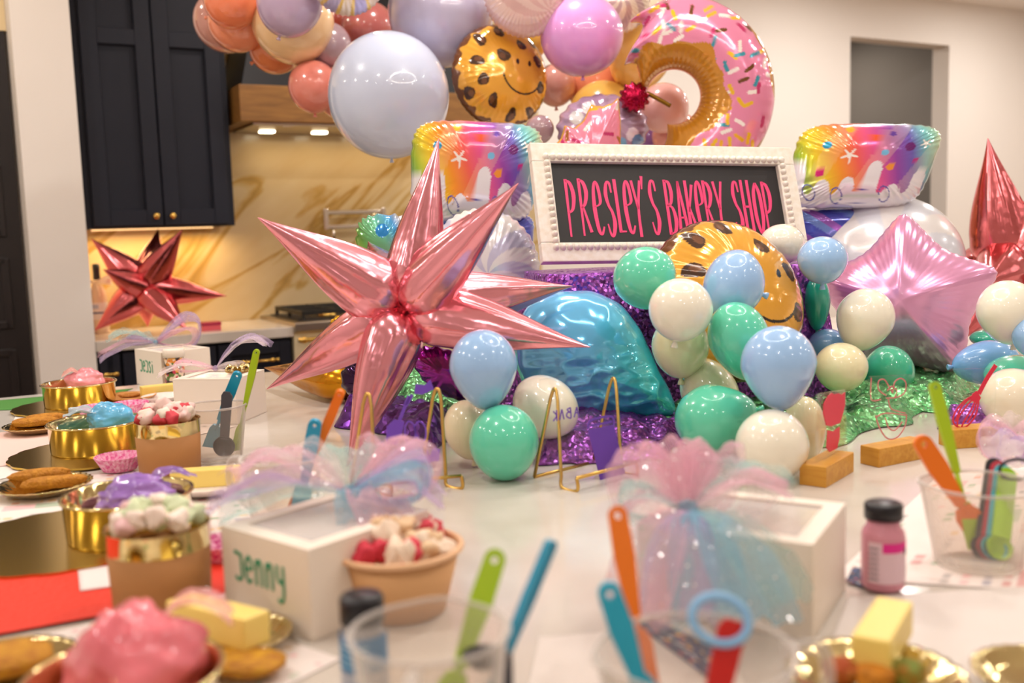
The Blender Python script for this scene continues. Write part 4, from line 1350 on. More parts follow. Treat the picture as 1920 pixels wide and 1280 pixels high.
# acrylic signs on wooden blocks
M_block = wood_mat('oak_block', '#c98a2c', '#dba23f', (30, 4, 30))
def block_sign(label, c, a, b, hpx, panel_px):
    c_, a_, b_ = G(*c), G(*a), G(*b)
    L, D_ = (b_ - c_).length, max((a_ - c_).length, .03)
    x = (b_ - c_).normalized()
    yv = Vector((0, 0, 1)).cross(x)
    h = S(hpx, DEP(c_))
    M = plane_frame(c_, x, Vector((0, 0, 1)))
    root = empty('block_sign', M)
    tag(root, label, 'sign', 'acrylic signs on wood blocks')
    mk('wood_block', *box(L, D_, h, .0015, (L / 2, D_ / 2, 0)), M_block, root, False)
    MP = plane_frame(c_ + yv * D_ / 2 + Vector((0, 0, h * .5)), x, -yv)
    hold = empty('acrylic', M.inverted() @ MP); hold.parent = root; hold.matrix_local = M.inverted() @ MP
    acr_panel(hold, MP, panel_px)
    return hold, MP
h1, MP1 = block_sign('wood block holding a clear acrylic sign with a red oven mitt', (1549, 915), (1507, 905), (1601, 884), 40, [(1531, 895), (1590, 872), (1586, 730), (1533, 738)])
print_on(h1, MP1, [(1557, 736), (1563, 739), (1570, 737), (1576, 740), (1582, 735), (1582, 758), (1578, 775), (1573, 792), (1556, 799), (1547, 797), (1541, 775), (1542, 757), (1550, 742)], M_rprint)
print_on(h1, MP1, [(1549, 806), (1560, 808), (1572, 799), (1572, 820), (1567, 840), (1553, 847), (1547, 838)], M_rprint)
h2, MP2 = block_sign('wood block holding a clear acrylic sign with a faint red mixer drawing', (1648, 877), (1615, 868), (1742, 858), 36, [(1634, 858), (1722, 845), (1708, 702), (1630, 706)])
line_on(h2, MP2, [[(1660, 741), (1646, 730), (1646, 714), (1656, 711), (1664, 722), (1672, 736)], [(1672, 736), (1676, 716), (1688, 709), (1697, 718), (1694, 736), (1680, 744), (1660, 746)], [(1664, 748), (1668, 764), (1680, 770), (1696, 774)],
                  [(1662, 732), (1670, 724), (1680, 732), (1676, 744)], [(1640, 778), (1646, 798), (1658, 818), (1670, 823), (1684, 816), (1696, 796), (1698, 776)], [(1658, 782), (1664, 800), (1676, 806), (1690, 790)], [(1640, 782), (1660, 774), (1698, 778)], [(1632, 708), (1632, 748), (1650, 748)]], .0022, M_rline)
h3, MP3 = block_sign('wood block holding a clear acrylic sign with a red whisk', (1786, 842), (1768, 832), (1872, 836), 36, [(1776, 815), (1866, 812), (1868, 690), (1784, 692)])
line_on(h3, MP3, [[(1866, 684), (1850, 708), (1834, 738)]], .009, M_rprint)
print_on(h3, MP3, [(1822, 738), (1830, 732), (1838, 745), (1832, 756), (1818, 750)], M_rprint)
cx_, cy_ = 1809, 775
line_on(h3, MP3, [[(1822, 742), (1806, 752), (1790, 772), (1786, 790), (1796, 800), (1812, 798), (1828, 778), (1834, 752)],
                  [(1824, 746), (1812, 760), (1796, 782), (1794, 798)], [(1828, 750), (1818, 770), (1806, 790), (1802, 800)], [(1830, 754), (1824, 772), (1812, 792)], [(1820, 744), (1802, 762), (1790, 790)]], .003, M_rprint)

# ================================================================== THINGS ON THE ISLAND
M_box = mat('white_card', '#f0e3d4', 0.45)
M_pane = clear_mat('clear_film', '#fff4ea', 0.86, 0.08)
M_kraft = mat('kraft_paper', '#b07a46', 0.7)
M_greenprint = mat('green_print', '#2f9a72', 0.5)
M_butter = mat('butter', '#f6d978', 0.42, sss=0.0)
M_frost = clear_mat('frosted_plastic', '#fbf8f5', 0.9, 0.3, '#efe9e4')
M_frost_h = clear_mat('frosted_plastic_handle', '#f6f3f0', 0.72, 0.3, '#f0eae6')

# ---- paper sheets
def sheet(name, label, corners, z, m, paint=None, n=110, cat='placemat', group=None):
    q = [G(x, y, ZC + z) for x, y in corners]
    c = (q[0] + q[1] + q[2] + q[3]) / 4
    u = np.linspace(0, 1, n)
    UU, VV = np.meshgrid(u, u, indexing='ij')
    X = (1 - UU) * (1 - VV) * q[0].x + UU * (1 - VV) * q[1].x + UU * VV * q[2].x + (1 - UU) * VV * q[3].x
    Y = (1 - UU) * (1 - VV) * q[0].y + UU * (1 - VV) * q[1].y + UU * VV * q[2].y + (1 - UU) * VV * q[3].y
    V = np.stack([X - c.x, Y - c.y, np.zeros_like(X)], -1).reshape(-1, 3)
    o = mk(name, V, gridf(n, n), m, mw=T(c.x, c.y, ZC + z), col=paint(UU.ravel(), VV.ravel()) if paint else None)
    so_ = o.modifiers.new('thick', 'SOLIDIFY'); so_.thickness = 0.0006; so_.offset = -1
    tag(o, label, cat, group)
    return o
M_paper = mat('printed_paper', '#ffffff', 0.6, attr=True)
def recipe_paint(seed, tint=None):
    r = np.random.default_rng(seed)
    rows, colsn = 15, 9
    table = r.uniform(size=(rows, colsn, 3))
    pal = lin([[228, 120, 40], [70, 150, 90], [200, 60, 70], [70, 80, 130], [235, 180, 60], [240, 150, 160], [120, 120, 120]])
    def fn(u, v):
        col = np.tile(lin([238, 226, 220]), (len(u), 1))
        a, b = (u * colsn), (v * rows)
        i, j = np.clip(b.astype(int), 0, rows - 1), np.clip(a.astype(int), 0, colsn - 1)
        fa, fb = a - j, b - i
        t = table[i, j]
        ink = (fb > .3) & (fb < .72) & (fa > .12) & (fa < .25 + .6 * t[:, 1]) & (t[:, 0] < .62)
        ink &= (np.sin(a * 60 + i * 7) > -.4)
        k = (t[:, 2] * len(pal)).astype(int) % len(pal)
        col[ink] = .45 * col[ink] + .55 * pal[k[ink]]
        blk = (t[:, 0] > .93)
        col[blk] = .5 * col[blk] + .5 * pal[k[blk]]
        return col
    return fn
sheet('placemat', 'printed white placemat under the farthest gold pan', [(30, 778), (235, 742), (440, 800), (-30, 905)], .001, M_paper, recipe_paint(1), group='printed placemats')
sheet('placemat', 'printed white placemat under the middle gold board and cookie plates', [(-8, 905), (440, 868), (520, 985), (-150, 1060)], .0018, M_paper, recipe_paint(2), group='printed placemats')
sheet('placemat', 'pale pink paper peeking out below the small cookie plate at the left edge', [(-40, 815), (120, 798), (240, 850), (-60, 880)], .0026, mat('pink_paper', '#f0cdc4', .6))
sheet('placemat', 'printed placemat with green pictures at the lower left', [(-60, 1225), (330, 1130), (640, 1235), (150, 1480)], .001, M_paper, recipe_paint(3), group='printed placemats')
sheet('placemat', 'printed placemat near the name box, running beneath the marshmallow cup', [(330, 1010), (470, 985), (520, 1140), (330, 1180)], .0034, M_paper, recipe_paint(4), group='printed placemats')
sheet('placemat', 'white placemat with faint red lines under the right plastic cup', [(1560, 1085), (1760, 890), (2100, 860), (2150, 1120)], .001, M_paper, recipe_paint(5), group='printed placemats')
sheet('placemat', 'pale placemat in front of the right box', [(960, 1420), (1010, 1195), (1330, 1170), (1480, 1420)], .001, mat('pale_paper', '#ddd2ca', .55))
pm = sheet('placemat', 'white sheet with red handwriting at the lower right corner', [(1470, 1420), (1590, 1120), (2080, 1090), (2200, 1420)], .0018, mat('white_paper', '#dfd5cf', .55))
inv_ = pm.matrix_world.inverted()
def hand(pts): return [((inv_ @ G(x, y, ZC + .0018)).x, (inv_ @ G(x, y, ZC + .0018)).y) for x, y in pts]
wr_ = join(*[ribbon(hand(s), .0022, .0004, 5) for s in ([(1768, 1222), (1790, 1226), (1812, 1236), (1830, 1250), (1820, 1238), (1838, 1222), (1848, 1234)], [(1818, 1180), (1840, 1196), (1866, 1208), (1850, 1190), (1872, 1180)],
                                                       [(1860, 1230), (1876, 1212), (1888, 1222), (1874, 1228), (1892, 1212), (1900, 1218), (1912, 1202), (1930, 1210)], [(1812, 1204), (1840, 1210), (1860, 1200)])])
mk('handwriting', *wr_, mat('red_ink', '#d8707e', .6), pm, False, T(0, 0, .0003))
sheet('napkin', 'red ribbed paper liner below the nearest gold board', [(-120, 1210), (-60, 1010), (440, 1040), (440, 1108)], .004, mat('red_ribbed_paper', '#e0331c', .6, bump=(90, .2)), cat='napkin')
sheet('napkin', 'green paper liner at the far left corner of the island', [(-260, 775), (-200, 768), (250, 728), (150, 765)], .0012, mat('green_paper', '#4b8a3c', .65), cat='napkin', n=10)
sheet('card', 'small white card lying on the red liner', [(146, 1070), (216, 1058), (220, 1098), (150, 1108)], .0055, mat('white_card_tag', '#eadfdc', .5), cat='card', n=8)
def conf_paint(u, v):
    col = np.tile(lin([52, 62, 92]), (len(u), 1))
    r = np.random.default_rng(9)
    pal = lin([[235, 150, 60], [225, 220, 225], [200, 80, 100], [90, 110, 170], [240, 190, 90]])
    for _ in range(70):
        a, b, s = r.uniform(), r.uniform(), r.uniform(.02, .05)
        ang = np.arctan2(v - b, u - a); rr = np.hypot(u - a, v - b)
        col[rr < s * (.5 + .5 * np.abs(np.cos(2.5 * ang)))] = pal[r.integers(5)]
    return col
sheet('napkin', 'dark napkin with star confetti print behind the blue measuring ring', [(1195, 1172), (1225, 1160), (1345, 1215), (1335, 1275)], .0032, M_paper, conf_paint, cat='napkin', n=90)
sheet('napkin', 'scrap of dark star print napkin beside the pink bottle', [(1586, 1090), (1600, 1062), (1668, 1080), (1655, 1112)], .0032, M_paper, conf_paint, cat='napkin', n=50)
sheet('napkin', 'scrap of dark star print napkin by the right gold dish', [(1468, 1275), (1482, 1222), (1512, 1228), (1500, 1290)], .0034, M_paper, conf_paint, cat='napkin', n=50)

# ---- white favour boxes
GLYPH = {'q': [[(.0, .95), (.18, 1.0)], [(.12, .98), (.62, .92)], [(.62, .95), (.64, .1)], [(.64, .1), (.3, .0), (.05, .1)]],
         'e': [[(.08, .5), (.62, .52), (.58, .8), (.35, .92), (.1, .7), (.08, .3), (.3, .03), (.62, .14)]],
         's': [[(.6, .8), (.4, .95), (.12, .8), (.3, .55), (.58, .35), (.4, .03), (.08, .12)]],
         'i': [[(.2, .75), (.22, .0)], [(.2, .95), (.22, 1.02)]],
         'n': [[(.1, 0), (.1, .9)], [(.1, .6), (.35, .9), (.58, .7), (.6, 0)]],
         'y': [[(.08, .95), (.12, .5), (.35, .35), (.6, .5)], [(.62, .95), (.6, .0), (.4, -.3), (.1, -.25)]]}
def favour_box(label, corner, yaw, w, dpt, h, word=None, hole=True):
    """corner = near corner on the counter, yaw = direction of the right hand face"""
    c = G(*corner)
    M = Matrix.Translation(c) @ Matrix.Rotation(math.radians(yaw), 4, 'Z')
    root = empty('favour_box', M)
    tag(root, label, 'box', 'white favour boxes')
    t = .0025
    V, F = join(box(w, dpt, t, 0, (w / 2, dpt / 2, 0)), box(w, t, h, .0008, (w / 2, t / 2, 0)), box(w, t, h, .0008, (w / 2, dpt - t / 2, 0)),
                box(t, dpt - 2 * t, h, .0008, (t / 2, dpt / 2, 0)), box(t, dpt - 2 * t, h, .0008, (w - t / 2, dpt / 2, 0)))
    mk('body', V, F, M_box, root, False)
    b = .022
    if hole:
        V, F = join(box(w, b, t, .0006, (w / 2, b / 2, 0)), box(w, b, t, .0006, (w / 2, dpt - b / 2, 0)), box(b, dpt - 2 * b, t, 0, (b / 2, dpt / 2, 0)), box(b, dpt - 2 * b, t, 0, (w - b / 2, dpt / 2, 0)))
    else:
        V, F = box(w, dpt, t, .0006, (w / 2, dpt / 2, 0))
    lid = mk('lid', V, F, M_box, root, False, T(0, 0, h))
    if hole:
        mk('window_film', *box(w - 2 * b + .004, dpt - 2 * b + .004, .0006, 0, (w / 2, dpt / 2, -.0008)), M_pane, lid, False)
        mk('cake_board', *box(w * .75, dpt * .75, .03, .002, (w / 2, dpt / 2, .004)), mat('tan_card', '#d9b08a', .6), root, False)
    if word:
        gl, sz, x0, z0 = word
        prs = []
        for i, ch_ in enumerate(gl):
            for st in GLYPH[ch_]:
                prs.append(ribbon([((p[0] + i * .95) * sz * .62, p[1] * sz) for p in st], sz * .12, .0006, 5))
        # on the left hand face (x = 0 plane, facing -x)
        R_ = Matrix(((0, 0, -1, -.0004), (-1, 0, 0, x0), (0, 1, 0, z0), (0, 0, 0, 1)))
        mk('name_lettering', *join(*prs), M_greenprint, root, False, R_)
    return root, M
bx_far, M_far = favour_box('white favour box with green name, farthest from the camera by the sprinkle jar', (306, 730), 43.5, .16, .19, .11, ('qeqsi', .036, .155, .045))
bx_mid, M_mid = favour_box('white favour box behind the plastic cup with the black spoon', (446, 796), 79, .165, .165, .11)
bx_near, M_near = favour_box('large looking white favour box with green name beside the marshmallow cup', (587, 1205), 50, .19, .166, .104, ('qenny', .034, .140, .046))
bx_right, M_right = favour_box('white favour box with tulle bow at the right of the foreground', (1524, 1205), 60.5, .175, .2, .106)
c_ = M_mid
gb = empty('gift_bow', M_mid @ T(.12, .05, .113))
tag(gb, 'small crumpled gold gift bow on the middle favour box', 'bow')
for k in range(8):
    a = k * 2 * math.pi / 8
    lp = smooth_line([(0, 0, 0), (.022 * math.cos(a), .022 * math.sin(a), .016), (.03 * math.cos(a), .03 * math.sin(a), .004), (0, 0, 0)], 5)
    mk('bow_loop', *tube(lp, .004, 6), M_gold, gb)

# ---- tulle bows
def tulle_petal(L, w, rise, droop, seed, n=26, m=14, loop=False):
    V = []
    r = np.random.default_rng(seed)
    ph = r.uniform(0, 6.28, 6)
    for i in range(n):
        t = i / (n - 1)
        wd = w * (0.10 + .9 * math.sin(min(t * 1.15, 1) * math.pi / 2) ** 1.2) * (1 if not loop else math.sin(math.pi * (t * .9 + .1)) ** .6)
        for j in range(m):
            s = j / (m - 1) * 2 - 1
            ang = 2 * math.pi * t * .5 if loop else 0
            if loop:
                x = L * math.sin(math.pi * t) * .98 + .004
                z = rise * (math.sin(2 * math.pi * t) * -.45 + .35 * math.sin(math.pi * t))
            else:
                x = L * t
                z = rise * math.sin(math.pi * t * .8) - droop * t * t
            y = s * wd
            z += .12 * w * math.sin(5 * s + ph[0] + 3 * t) * t + .10 * w * math.sin(9 * s + ph[1]) * t + .05 * w * math.sin(14 * t + ph[2] + 4 * s)
            x += .05 * w * math.sin(6 * s + ph[3]) * t
            V.append((x, y, z))
    return V, gridf(n, m)
TUL = {'pink': tulle_mat('pink_tulle', '#f3c4d4', .40), 'lav': tulle_mat('lavender_tulle', '#d3bfe4', .40), 'blue': tulle_mat('blue_tulle', '#9fd0e6', .45), 'mint': tulle_mat('mint_tulle', '#b9dedb', .34), 'white': tulle_mat('white_tulle', '#f2e6e6', .34)}
def bow(label, M, petals, knot='blue', name='tulle_bow', kr=.012):
    root = empty(name, M)
    tag(root, label, 'bow', 'tulle bows')
    for i, (az, L, w, rise, droop, c, loop) in enumerate(petals):
        V, F = tulle_petal(L, w, rise, droop, i * 7 + int(L * 1000), loop=loop)
        mk('loop' if loop else 'tail', V, F, TUL[c], root, mw=Matrix.Rotation(math.radians(az), 4, 'Z'))
    mk('knot', *lathe([(.0004, kr), (kr * .7, kr * .7), (kr, 0), (kr * .7, -kr * .7), (.0004, -kr)], 16, lambda a, z: 1 + .15 * math.sin(7 * a)), TUL[knot], root)
    return root
zt = ZC + .115
# near left box
bow('soft pink, lavender and blue tulle bow on the near name box', Matrix.Translation(G(655, 925, zt + .008)), [
    (180, .17, .065, .03, .02, 'lav', False), (200, .16, .06, .02, .02, 'mint', False), (165, .15, .06, .05, .0, 'pink', False), (150, .14, .06, .05, 0, 'white', False),
    (10, .10, .05, .07, .0, 'lav', True), (30, .11, .055, .08, .0, 'pink', True), (-10, .10, .05, .05, .0, 'blue', True), (60, .09, .05, .08, 0, 'pink', True),
    (-70, .07, .03, .02, .03, 'blue', False), (-50, .09, .04, .02, .03, 'pink', False), (0, .12, .05, .03, .03, 'lav', False), (100, .1, .05, .06, 0, 'mint', True)])
# right box
bow('big pink and aqua tulle bow spilling over the front of the right box', Matrix.Translation(G(1290, 958, zt + .012)), [
    (100, .085, .055, .095, 0, 'pink', True), (60, .085, .05, .09, 0, 'pink', True), (140, .085, .05, .085, 0, 'pink', True), (20, .10, .045, .05, 0, 'white', True), (-10, .11, .045, .04, .0, 'pink', False), (175, .075, .045, .04, .01, 'mint', True), (215, .08, .04, .0, .05, 'mint', False),
    (-90, .13, .04, .02, .09, 'blue', False), (-70, .15, .045, .02, .09, 'blue', False), (-105, .13, .04, .02, .09, 'lav', False), (-125, .14, .04, .02, .09, 'pink', False), (-55, .14, .045, .02, .08, 'mint', False), (170, .08, .04, .03, .03, 'pink', False), (40, .14, .05, .05, .02, 'mint', False), (80, .07, .05, .08, 0, 'pink', True)], kr=.014)
# far box
bow('lilac glitter tulle bow with long tails on the farthest name box', Matrix.Translation(G(292, 642, zt + .008)), [
    (200, .17, .05, .01, .05, 'lav', False), (185, .17, .05, .02, .04, 'pink', False), (190, .14, .06, .04, .0, 'mint', False), (15, .14, .05, .10, 0, 'lav', True), (25, .14, .055, .12, 0, 'lav', True), (0, .13, .05, .06, 0, 'pink', True), (170, .10, .04, .03, .0, 'lav', True), (-80, .07, .03, .0, .06, 'white', False), (160, .12, .05, .04, .02, 'mint', False)], kr=.009)
# middle box
bow('cream film bow with a dark centre on the middle favour box', Matrix.Translation(G(404, 690, zt + .004)), [
    (192, .14, .035, .02, .02, 'white', False), (20, .13, .045, .06, -.02, 'white', False), (30, .14, .05, .07, -.01, 'lav', False), (-15, .07, .03, .02, .01, 'white', True), (180, .10, .03, .03, .0, 'pink', True)], 'lav', kr=.008)
# right edge
bow('pale lilac tulle puff at the right edge above the plastic cup', Matrix.Translation(G(1935, 850, ZC + .05)), [
    (180, .07, .05, .06, 0, 'lav', True), (150, .08, .05, .07, 0, 'pink', True), (210, .08, .05, .05, .02, 'white', True), (240, .07, .05, .04, .02, 'lav', False), (120, .06, .05, .08, 0, 'white', True), (60, .08, .05, .05, 0, 'pink', True)], 'lav')

# ---- gold pans, boards
def pan(label, px, py, dia, h, m=M_gold, band=True):
    R = dia / 2
    root = empty('gold_pan', stand(px, py, z=ZC + .0075))
    tag(root, label, 'pan', 'round gold baking pans')
    pf_ = [(0.0005, 0), (R * .955, 0), (R * .97, .004), (R, h - .003), (R + .003, h), (R + .0035, h + .002), (R + .001, h + .0035), (R - .0015, h + .001), (R * .965, .006), (R * .945, .003), (.0005, .003)]
    mk('body', *lathe(pf_, 72), m, root)
    n = 72
    mk('rim', *tube([((R + .002) * math.cos(2 * math.pi * i / n), (R + .002) * math.sin(2 * math.pi * i / n), h + .001) for i in range(n)], .0026, 8, True), m, root)
    return root
def board(label, px, py, dia):
    R = dia / 2
    n = 216
    ol = [((R + .004 * abs(math.sin(18 * math.pi * i / n * 1.0)) - .002) * math.cos(2 * math.pi * i / n), (R + .004 * abs(math.sin(18 * math.pi * i / n)) - .002) * math.sin(2 * math.pi * i / n)) for i in range(n)]
    V, F = prism(ol, .004)
    o = mk('cake_board', V, F, mat('board_gold', '#c8a850', .2, 1.0), mw=stand(px, py, z=ZC + .0042), smooth=False)
    return tag(o, label, 'cake board', 'scalloped gold cake boards')
board('scalloped gold cake board under the farthest pan', 138, 762, .31)
board('scalloped gold cake board under the pan with the blue bag', 170, 850, .32)
board('scalloped gold cake board nearest, under the pan with the purple bag', 120, 1012, .34)
pan('gold pan holding a pink bag, farthest along the left side', 151, 758, .188, .06)
pan('gold pan holding a blue bag, middle of the left side', 183, 842, .19, .06)
pan('gold pan holding a purple bag behind the pastel marshmallow cup', 245, 1000, .185, .062)
pan('gold pan holding the big pink bag at the lower left', 240, 1360, .17, .05)

# ---- icing bags
def bag(label, base, z, size, color, stretch=(1, .8, .8), seed=0, tail=None, yaw=0):
    n, m = 56, 40
    V = []
    t = np.linspace(0, math.pi, m); a = np.linspace(0, 2 * math.pi, n, endpoint=False)
    AA, TT = np.meshgrid(a, t, indexing='ij')
    x, y, zz = np.sin(TT) * np.cos(AA), np.sin(TT) * np.sin(AA), np.cos(TT)
    k = 1 + .16 * fbm(x * 2.2, y * 2.2, zz * 2.2, seed) + .07 * np.abs(fbm(x * 6, y * 6, zz * 6, seed + 1))
    V = np.stack([x * k * stretch[0] * size, y * k * stretch[1] * size, zz * k * stretch[2] * size], -1).reshape(-1, 3)
    c = hx(color)
    mt = mat('icing_' + color, color, .25, coat=.7, var=(18, '#%02x%02x%02x' % tuple(min(255, int(int(color[i:i + 2], 16) * 1.12 + 10)) for i in (1, 3, 5))))
    o = mk('icing_bag', V, gridf(n, m, cu=True), mt, mw=Matrix.Translation(G(base[0], base[1], ZC) + Vector((0, 0, z))) @ Matrix.Rotation(math.radians(yaw), 4, 'Z'))
    tag(o, label, 'icing bag', 'icing bags')
    if tail:
        L, w, ris_, az, tc_ = tail
        V, F = tulle_petal(L, w, ris_, 0, seed + 3)
        mk('bag_end', V, F, clear_mat('bag_film' + tc_, '#ffffff', .45, .15, tc_), o, mw=T(0, 0, size * .1) @ Matrix.Rotation(math.radians(az), 4, 'Z'))
    return o
bag('pink icing bag twisted shut in the farthest pan', (165, 755), .062, .052, '#e88a94', (1, .7, .7), 3, (.06, .03, .03, 200, '#f0b0a8'))
bag('blue icing bag flopped over the edge of the middle pan', (212, 838), .062, .052, '#5aa8d2', (1, .8, .7), 5, (.09, .045, .02, 190, '#b9c9d4'))
bag('purple icing bag with a clear pointed end in the near pan', (262, 1000), .056, .056, '#8a62ae', (1, .8, .6), 8, (.085, .03, .03, 15, '#8f6cc0'), 25)
bag('large pink icing bag mounded in the nearest pan', (262, 1350), .05, .062, '#e8707c', (1, .9, .95), 11, (.09, .03, .06, 15, '#f0a6a6'))

# ---- cookies, plates, butter
def plate(label, px, py, R, z=.0045, m=M_gold, sc=14, name='gold_plate', sy=1.0, yaw=0):
    pf_ = [(.0005, .002), (R * .62, .002), (R * .75, .004), (R * .93, .013), (R, .016), (R, .0175), (R * .92, .015), (R * .74, .006), (R * .6, .004), (.0005, .004)]
    V, F = lathe(pf_, 112, lambda a, zz: 1 + .018 * math.sin(sc * 2 * a) * (zz > .008))
    o = mk(name, [(x, y * sy, zz) for x, y, zz in V], F, m, mw=stand(px, py, yaw, ZC + z))
    return tag(o, label, 'plate', 'small scalloped plates')
def cookie(label, px, py, z, sx, sy, sz, color='#c98824', yaw=0, seed=0, group='cookies'):
    n, m = 30, 20
    t = np.linspace(0, math.pi, m); a = np.linspace(0, 2 * math.pi, n, endpoint=False)
    AA, TT = np.meshgrid(a, t, indexing='ij')
    x, y, zz = np.sin(TT) * np.cos(AA), np.sin(TT) * np.sin(AA), np.cos(TT)
    p = .75
    x, y, zz = [np.sign(v) * np.abs(v) ** p for v in (x, y, zz)]
    k = 1 + .06 * fbm(x * 3, y * 3, zz * 3, seed)
    V = np.stack([x * k * sx, y * k * sy, zz * k * sz + sz], -1).reshape(-1, 3)
    o = mk('cookie', V, gridf(n, m, cu=True), mat('baked' + color, color, .7, bump=(140, .5), var=(60, '#b06f1c')), mw=Matrix.Translation(G(px, py, ZC) + Vector((0, 0, z))) @ Matrix.Rotation(math.radians(yaw), 4, 'Z'))
    return tag(o, label, 'cookie', group)
def butter(label, px, py, z, yaw, L=.12, w=.034, h=.032, tilt=0):
    o = mk('butter_stick', *box(L, w, h, .003), M_butter, mw=Matrix.Translation(G(px, py, ZC) + Vector((0, 0, z))) @ Matrix.Rotation(math.radians(yaw), 4, 'Z') @ Matrix.Rotation(math.radians(tilt), 4, 'X'), smooth=False)
    return tag(o, label, 'butter', 'sticks of butter')
M_white_plate = mat('pale_plate', '#ece0d8', .25)
plate('small scalloped plate with two golden cookies left of the blue bag pan', 72, 808, .078)
cookie('golden cookie at the front of the far cookie plate', 66, 806, .010, .052, .022, .011, yaw=18, seed=1)
cookie('golden cookie at the back of the far cookie plate', 88, 800, .012, .046, .02, .011, yaw=18, seed=2)
plate('small scalloped plate with two long cookies near the left edge', 84, 922, .082)
cookie('long golden cookie lying on the back of the near cookie plate', 76, 912, .012, .052, .016, .011, yaw=22, seed=3)
cookie('long golden cookie lying on the front of the near cookie plate', 104, 924, .010, .055, .016, .011, yaw=18, seed=4)
plate('peach coloured plate beside the farthest pan', 245, 752, .07, m=mat('peach_glaze', '#d99a5c', .3), sc=8)
cookie('flat brown cookie on the peach plate', 240, 748, .008, .045, .035, .006, '#d08a4a', 0, 6)
plate('pale plate under the farthest butter stick', 308, 752, .06, m=M_white_plate, sc=9)
butter('farthest butter stick beside the white box', 306, 746, .008, 32)
plate('pale plate under the middle butter stick', 388, 922, .068, m=M_white_plate, sc=9)
butter('middle butter stick lying right of the purple bag', 388, 918, .008, 8)
plate('gold plate under the butter stick in the left foreground', 448, 1212, .058, .0045)
butter('foreground butter stick leaning on a gold plate, left of the name box', 410, 1228, .022, -32, .122, .038, .034, -4)
cookie('golden cookie below the left foreground butter stick', 450, 1268, .008, .05, .03, .008, '#d9a020', -15, 8)
plate('gold plate cut by the lower left corner', 10, 1275, .075, .0045)
cookie('golden cookie on the plate in the lower left corner', 5, 1285, .014, .05, .035, .012, '#c98e20', 30, 9)
plate('scalloped gold dish with butter at the lower right', 1640, 1292, .082, .006)
butter('butter stick sticking up from the gold dish at the lower right', 1655, 1262, .022, 58, .115, .036, .036, 0)
for i, (x, y, c) in enumerate([(1580, 1300, '#b04a1c'), (1640, 1310, '#d98a20'), (1700, 1302, '#7a8a30')]):
    cookie(['dark red sweet in the lower right dish', 'orange sweet in the lower right dish', 'olive green sweet in the lower right dish'][i], x, y, .012, .018, .016, .011, c, 20 * i, 20 + i, 'sweets in the gold dish')
plate('gold dish cut by the lower right corner', 1950, 1290, .06, .006)

# ---- cupcake liners
def liner(label, px, py, R, color, z=.0045):
    h = R * .62
    pf_ = [(.0005, 0), (R * .66, 0), (R, h), (R * .985, h + .0006), (R * .645, .0015), (.0005, .0015)]
    V, F = lathe(pf_, 120, lambda a, zz: 1 + .028 * math.sin(30 * a))
    o = mk('cupcake_liner', V, F, mat('liner' + color, color, .45, var=(160, '#f6c8dc')), mw=stand(px, py, z=ZC + z), smooth=False)
    return tag(o, label, 'cupcake liner', 'pink cupcake liners')
liner('pink cupcake liner left of the farthest pan bag', 182, 782, .047, '#e65a9c')
liner('pink cupcake liner behind the blue bag, right of the far one', 245, 775, .047, '#df3f8c')
liner('pink cupcake liner between the middle board and the red sweets cup', 225, 880, .046, '#e0569a')
liner('magenta cupcake liner glimpsed between marshmallow cup and name box', 420, 1045, .04, '#c02a7a')

# ---- paper cups with sweets
def paper_cup(label, px, py, R, h):
    root = empty('paper_cup', stand(px, py, z=ZC + .004))
    tag(root, label, 'cup', 'kraft cups with gold rims')
    mk('body', *lathe([(.0005, 0), (R * .93, 0), (R * .985, h * .76), (R * .965, h * .76), (R * .91, .003), (.0005, .003)], 72), M_kraft, root)
    mk('gold_band', *lathe([(R * .985, h * .75), (R, h), (R + .001, h + .001), (R * .98, h), (R * .962, h * .75)], 72), M_gold, root)
    return root
def sweets(cup_px, R, top, colors, n, size, names, group, label, seed, irregular=.2, h=None):
    r = np.random.default_rng(seed)
    base = G(*cup_px)
    protos = {}
    k = 0
    for i in range(n):
        ci = int(r.integers(len(colors)))
        rr = R * .82 * math.sqrt(r.uniform()); a = r.uniform(0, 6.28)
        z = top + .42 * size + (1 - rr / R) * .028 * r.uniform(.3, 1.1) - .004
        M = Matrix.Translation(base + Vector((rr * math.cos(a), rr * math.sin(a), z))) @ Euler(r.uniform(0, 6.28, 3)).to_matrix().to_4x4()
        if ci not in protos:
            nn, mm = 18, 12
            t = np.linspace(0, math.pi, mm); aa = np.linspace(0, 2 * math.pi, nn, endpoint=False)
            AA, TT = np.meshgrid(aa, t, indexing='ij')
            x, y, zz = [np.sign(v) * np.abs(v) ** .6 for v in (np.sin(TT) * np.cos(AA), np.sin(TT) * np.sin(AA), np.cos(TT))]
            kk = 1 + irregular * fbm(x * 2, y * 2, zz * 2, seed + ci)
            V = np.stack([x * kk, y * kk, zz * kk * .85], -1).reshape(-1, 3) * size * .5
            o = mk(names[0], V, gridf(nn, mm, cu=True), mat('sweet' + colors[ci], colors[ci], .6, sss=0.0), mw=M)
            protos[ci] = o
        else:
            o = protos[ci].copy(); COL.objects.link(o); o.matrix_world = M
        tag(o, label[ci], names[1], group)
paper_cup('kraft paper cup with gold rim full of pastel marshmallows', 307, 1140, .061, .105)
sweets((307, 1140), .055, .105, ['#f6e2d4', '#eec2c2', '#d2dcb4'], 30, .025, ('marshmallow', 'marshmallow'), 'marshmallows in the near cup', ['white marshmallow heaped in the near kraft cup', 'pale pink marshmallow heaped in the near kraft cup', 'pale green marshmallow heaped in the near kraft cup'], 2)
paper_cup('kraft paper cup with gold rim full of red and white sweets', 320, 885, .061, .103)
